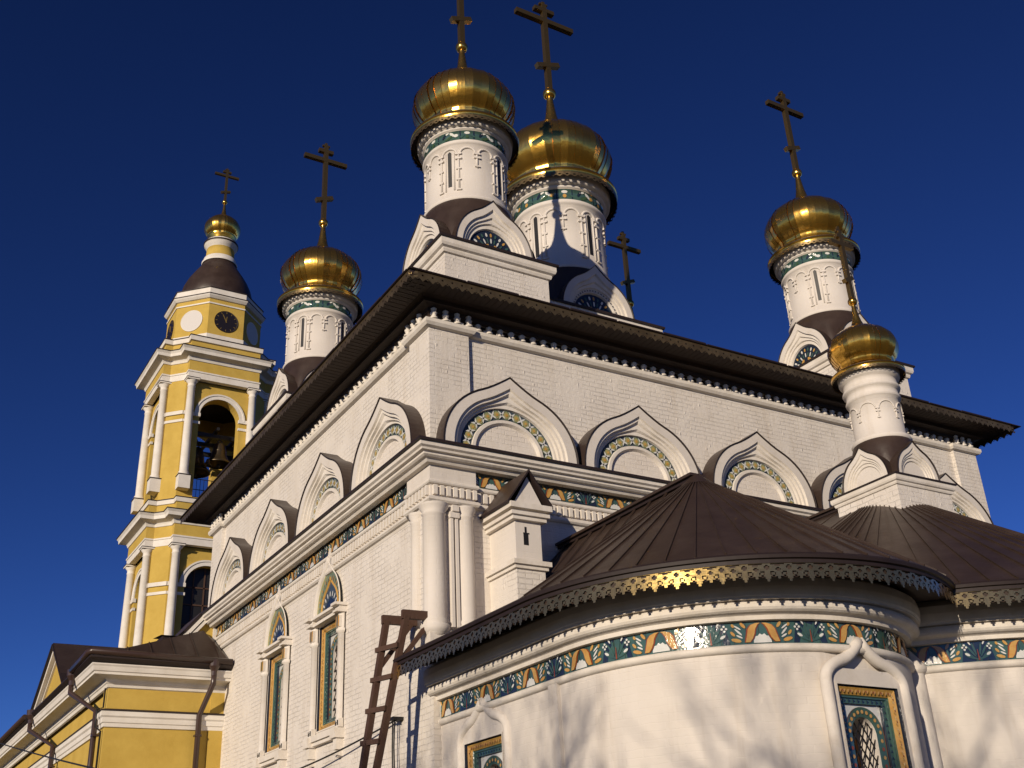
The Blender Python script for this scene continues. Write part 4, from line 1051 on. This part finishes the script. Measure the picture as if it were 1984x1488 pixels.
# right flank of the pale recess seen near the church corner, dark vents and pipes
def downpipe(pts, r=.075):
    mb = MB(); mb.tube(pts, r, 'pipe', 12)
    a = Vector(pts[0]); mb.M = Matrix.Translation(a); mb.lathe([(r*1.05, -.12), (r*1.1, 0), (r*2.0, .13), (r*2.1, .30), (0, .30)], 12, ms='pipe', smooth=False); mb.M = Matrix.Identity(4)
    for z in (6.3, 4.4):
        b = Vector(pts[-1]); mb.box((b.x-.09, b.y-.09, z), (b.x+.09, b.y+.09, z+.05), 'pipe')
    return mb.obj('downpipe', par)
downpipe([(-.42, YR-.66, 7.95), (-.42, YR-.66, 7.62), (-.60, YR-.16, 6.85), (-.60, YR-.14, 0)])
downpipe([(XR-.66, 14.75, 7.95), (XR-.66, 14.75, 7.62), (XR-.16, 13.5, 6.95), (XR-.14, 13.45, 0)])
downpipe([(XR-.66, 21.4, 7.95), (XR-.66, 21.4, 7.62), (XR-.12, 19.9, 6.95), (XR-.10, 19.8, 0)])
mb = MB(); mb.tube([(XR-.06, 13.15, 7.5), (XR-.06, 13.15, 7.0), (XR-.22, 13.12, 6.95), (XR-.22, 13.12, 6.5), (XR-.06, 13.15, 6.4), (XR-.06, 13.15, 0)], .022, 'black', 6)
mb.obj('lightning_wire', par)

# ================================================================== LADDER
lad = empty('ladder', (0, 0, 0), 'brown homemade wooden ladder leaning on the gold fringed apse eave', 'ladder')
sl = .176
def rail(y, z, x0=-.66, zr=5.83): return Vector((x0 - sl*(zr-z), y, z))
RR = lambda z: Vector((-.66 - sl*(5.83-z), .06 + .081*(5.83-z), z))
RL = lambda z: Vector((-.81 - sl*(5.95-z), .47 - .03*(5.95-z) + 0, z))
for f_ in (RR, RL):
    mb = MB(); mb.beam(f_(0.0), f_(6.55), .10, .125, 'wood', (0, 1, 0)); mb.obj('rail', lad)
for i in range(15):
    z = 6.02 - i*.545
    if z < .2: break
    mb = MB(); a = RR(z) + Vector((-.075, -.06, .0)); b = RL(z) + Vector((-.075, .08, 0)); mb.beam(a, b, .055, .085, 'wood'); mb.obj('rung', lad)
for f_ in (RR, RL):
    a = f_(6.53); mb = MB(); mb.beam(a+Vector((-.08, 0, .05)), a+Vector((.60, -.04, .05)), .09, .16, 'wood'); mb.obj('hook_board', lad)
    mb = MB(); mb.beam(a+Vector((.50, -.03, .0)), f_(5.70)+Vector((.02, 0, 0)), .07, .10, 'wood', (0, 1, 0)); mb.obj('brace', lad)

# ================================================================== CABLES
def cable(pts, r, label, sag=0):
    mb = MB(); P = []
    for a, b in zip(pts, pts[1:]):
        a, b = Vector(a), Vector(b)
        for i in range(12):
            t = i/12; p = a.lerp(b, t); p.z -= sag*4*t*(1-t); P.append(p)
    P.append(Vector(pts[-1])); mb.tube(P, r, 'cable', 6); return top(mb.obj('cable', None), label, 'cable')
cable([(-7.5, 30, 7.8), (-5, 16.84, 6.55), (-5, 3.41, 4.26), (-5, -3, 3.2)], .018, 'thin black cable crossing the yellow building at the lower left', .02)
cable([(-.4, 9.5, 4.60), (.02, 1.73, 5.0)], .018, 'black cable running to the bracket beside the wooden ladder', .12)
mb = MB()
mb.tube([(.0, 1.73, 5.02), (-.10, 1.70, 5.0), (-.10, 1.55, 5.02), (-.02, 1.45, 4.95)], .016, 'cable', 6)
mb.tube([(-.06, 1.50, 5.0), (-.05, 1.55, 4.5), (-.05, 1.48, 3.5), (-.05, 1.5, 2)], .014, 'cable', 6); mb.tube([(-.06, 1.58, 5.0), (-.05, 1.62, 4.5), (-.05, 1.58, 3.5), (-.05, 1.58, 2)], .014, 'cable', 6)
mb.box((-.12, 1.44, 4.98), (.1, 1.6, 5.04), 'black')
top(mb.obj('cable_bracket', None), 'small iron bracket with hanging wires on the white wall right of the ladder', 'cable bracket')

# ================================================================== GROUND AND SHADING TREES
mb = MB(); mb.poly([(-900, -900, 0), (900, -900, 0), (900, 900, 0), (-900, 900, 0)], 'ground'); g = mb.obj('ground'); g['kind'] = 'structure'
mb = MB(); mb.poly([(-6, -40, .004), (-3.6, -40, .004), (-3.6, 12, .004), (-6, 12, .004)], 'paving'); g = mb.obj('path'); g['kind'] = 'structure'
def tree(x, y, h, seed, label):
    rnd = random.Random(seed); e = empty('bare_tree', (x, y, 0), label, 'tree', 'bare trees opposite the apse')
    tb = MB(); cb = MB()
    def br(p, d, l, r, lev):
        n = 4; pts = [p]; rs = [r]; dd = d.copy()
        for i in range(n):
            dd = (dd + Vector((rnd.uniform(-.16, .16), rnd.uniform(-.16, .16), rnd.uniform(-.02, .12)))).normalized(); pts.append(pts[-1]+dd*l/n); rs.append(r*(1-.55*(i+1)/n))
        (tb if lev == 0 else cb).tube(pts, rs, 'bark', 8 if lev < 2 else 4, caps=False)
        if lev >= 5: return
        k = 9 if lev == 0 else (5 if lev < 3 else 3)
        for j in range(k):
            t = rnd.uniform(.35, 1) if lev else rnd.uniform(.45, 1); i = min(n-1, int(t*n)); q = pts[i].lerp(pts[i+1], t*n-i)
            a = rnd.uniform(0, 2*PI); s = rnd.uniform(.45, .95)
            nd = (dd + Vector((math.cos(a)*s, math.sin(a)*s, rnd.uniform(-.1, .35)))).normalized()
            br(q, nd, l*rnd.uniform(.52, .74), max(.008, r*.45), lev+1)
    br(Vector((0, 0, 0)), Vector((0, 0, 1)), h*.45, h*.018, 0)
    tb.obj('trunk', e); cb.obj('crown', e)
sd = Vector((SUNV.x, SUNV.y)).normalized()
for i, (off, dist, h, tx) in enumerate(((-5.5, 25, 11.8, 'first of the five from the south end'), (-2.5, 22, 10.8, 'second of the five from the south end'), (1.5, 24, 11.2, 'middle of the five'), (5.0, 26, 12.0, 'fourth of the five from the south end'), (8.5, 23, 10.8, 'last of the five from the south end'))):
    p = Vector((1.5, -6)) + sd*dist + Vector((-sd.y, sd.x))*off
    tree(p.x, p.y, h, 11+i, 'tall bare leafless tree, ' + tx + ' opposite the apse')
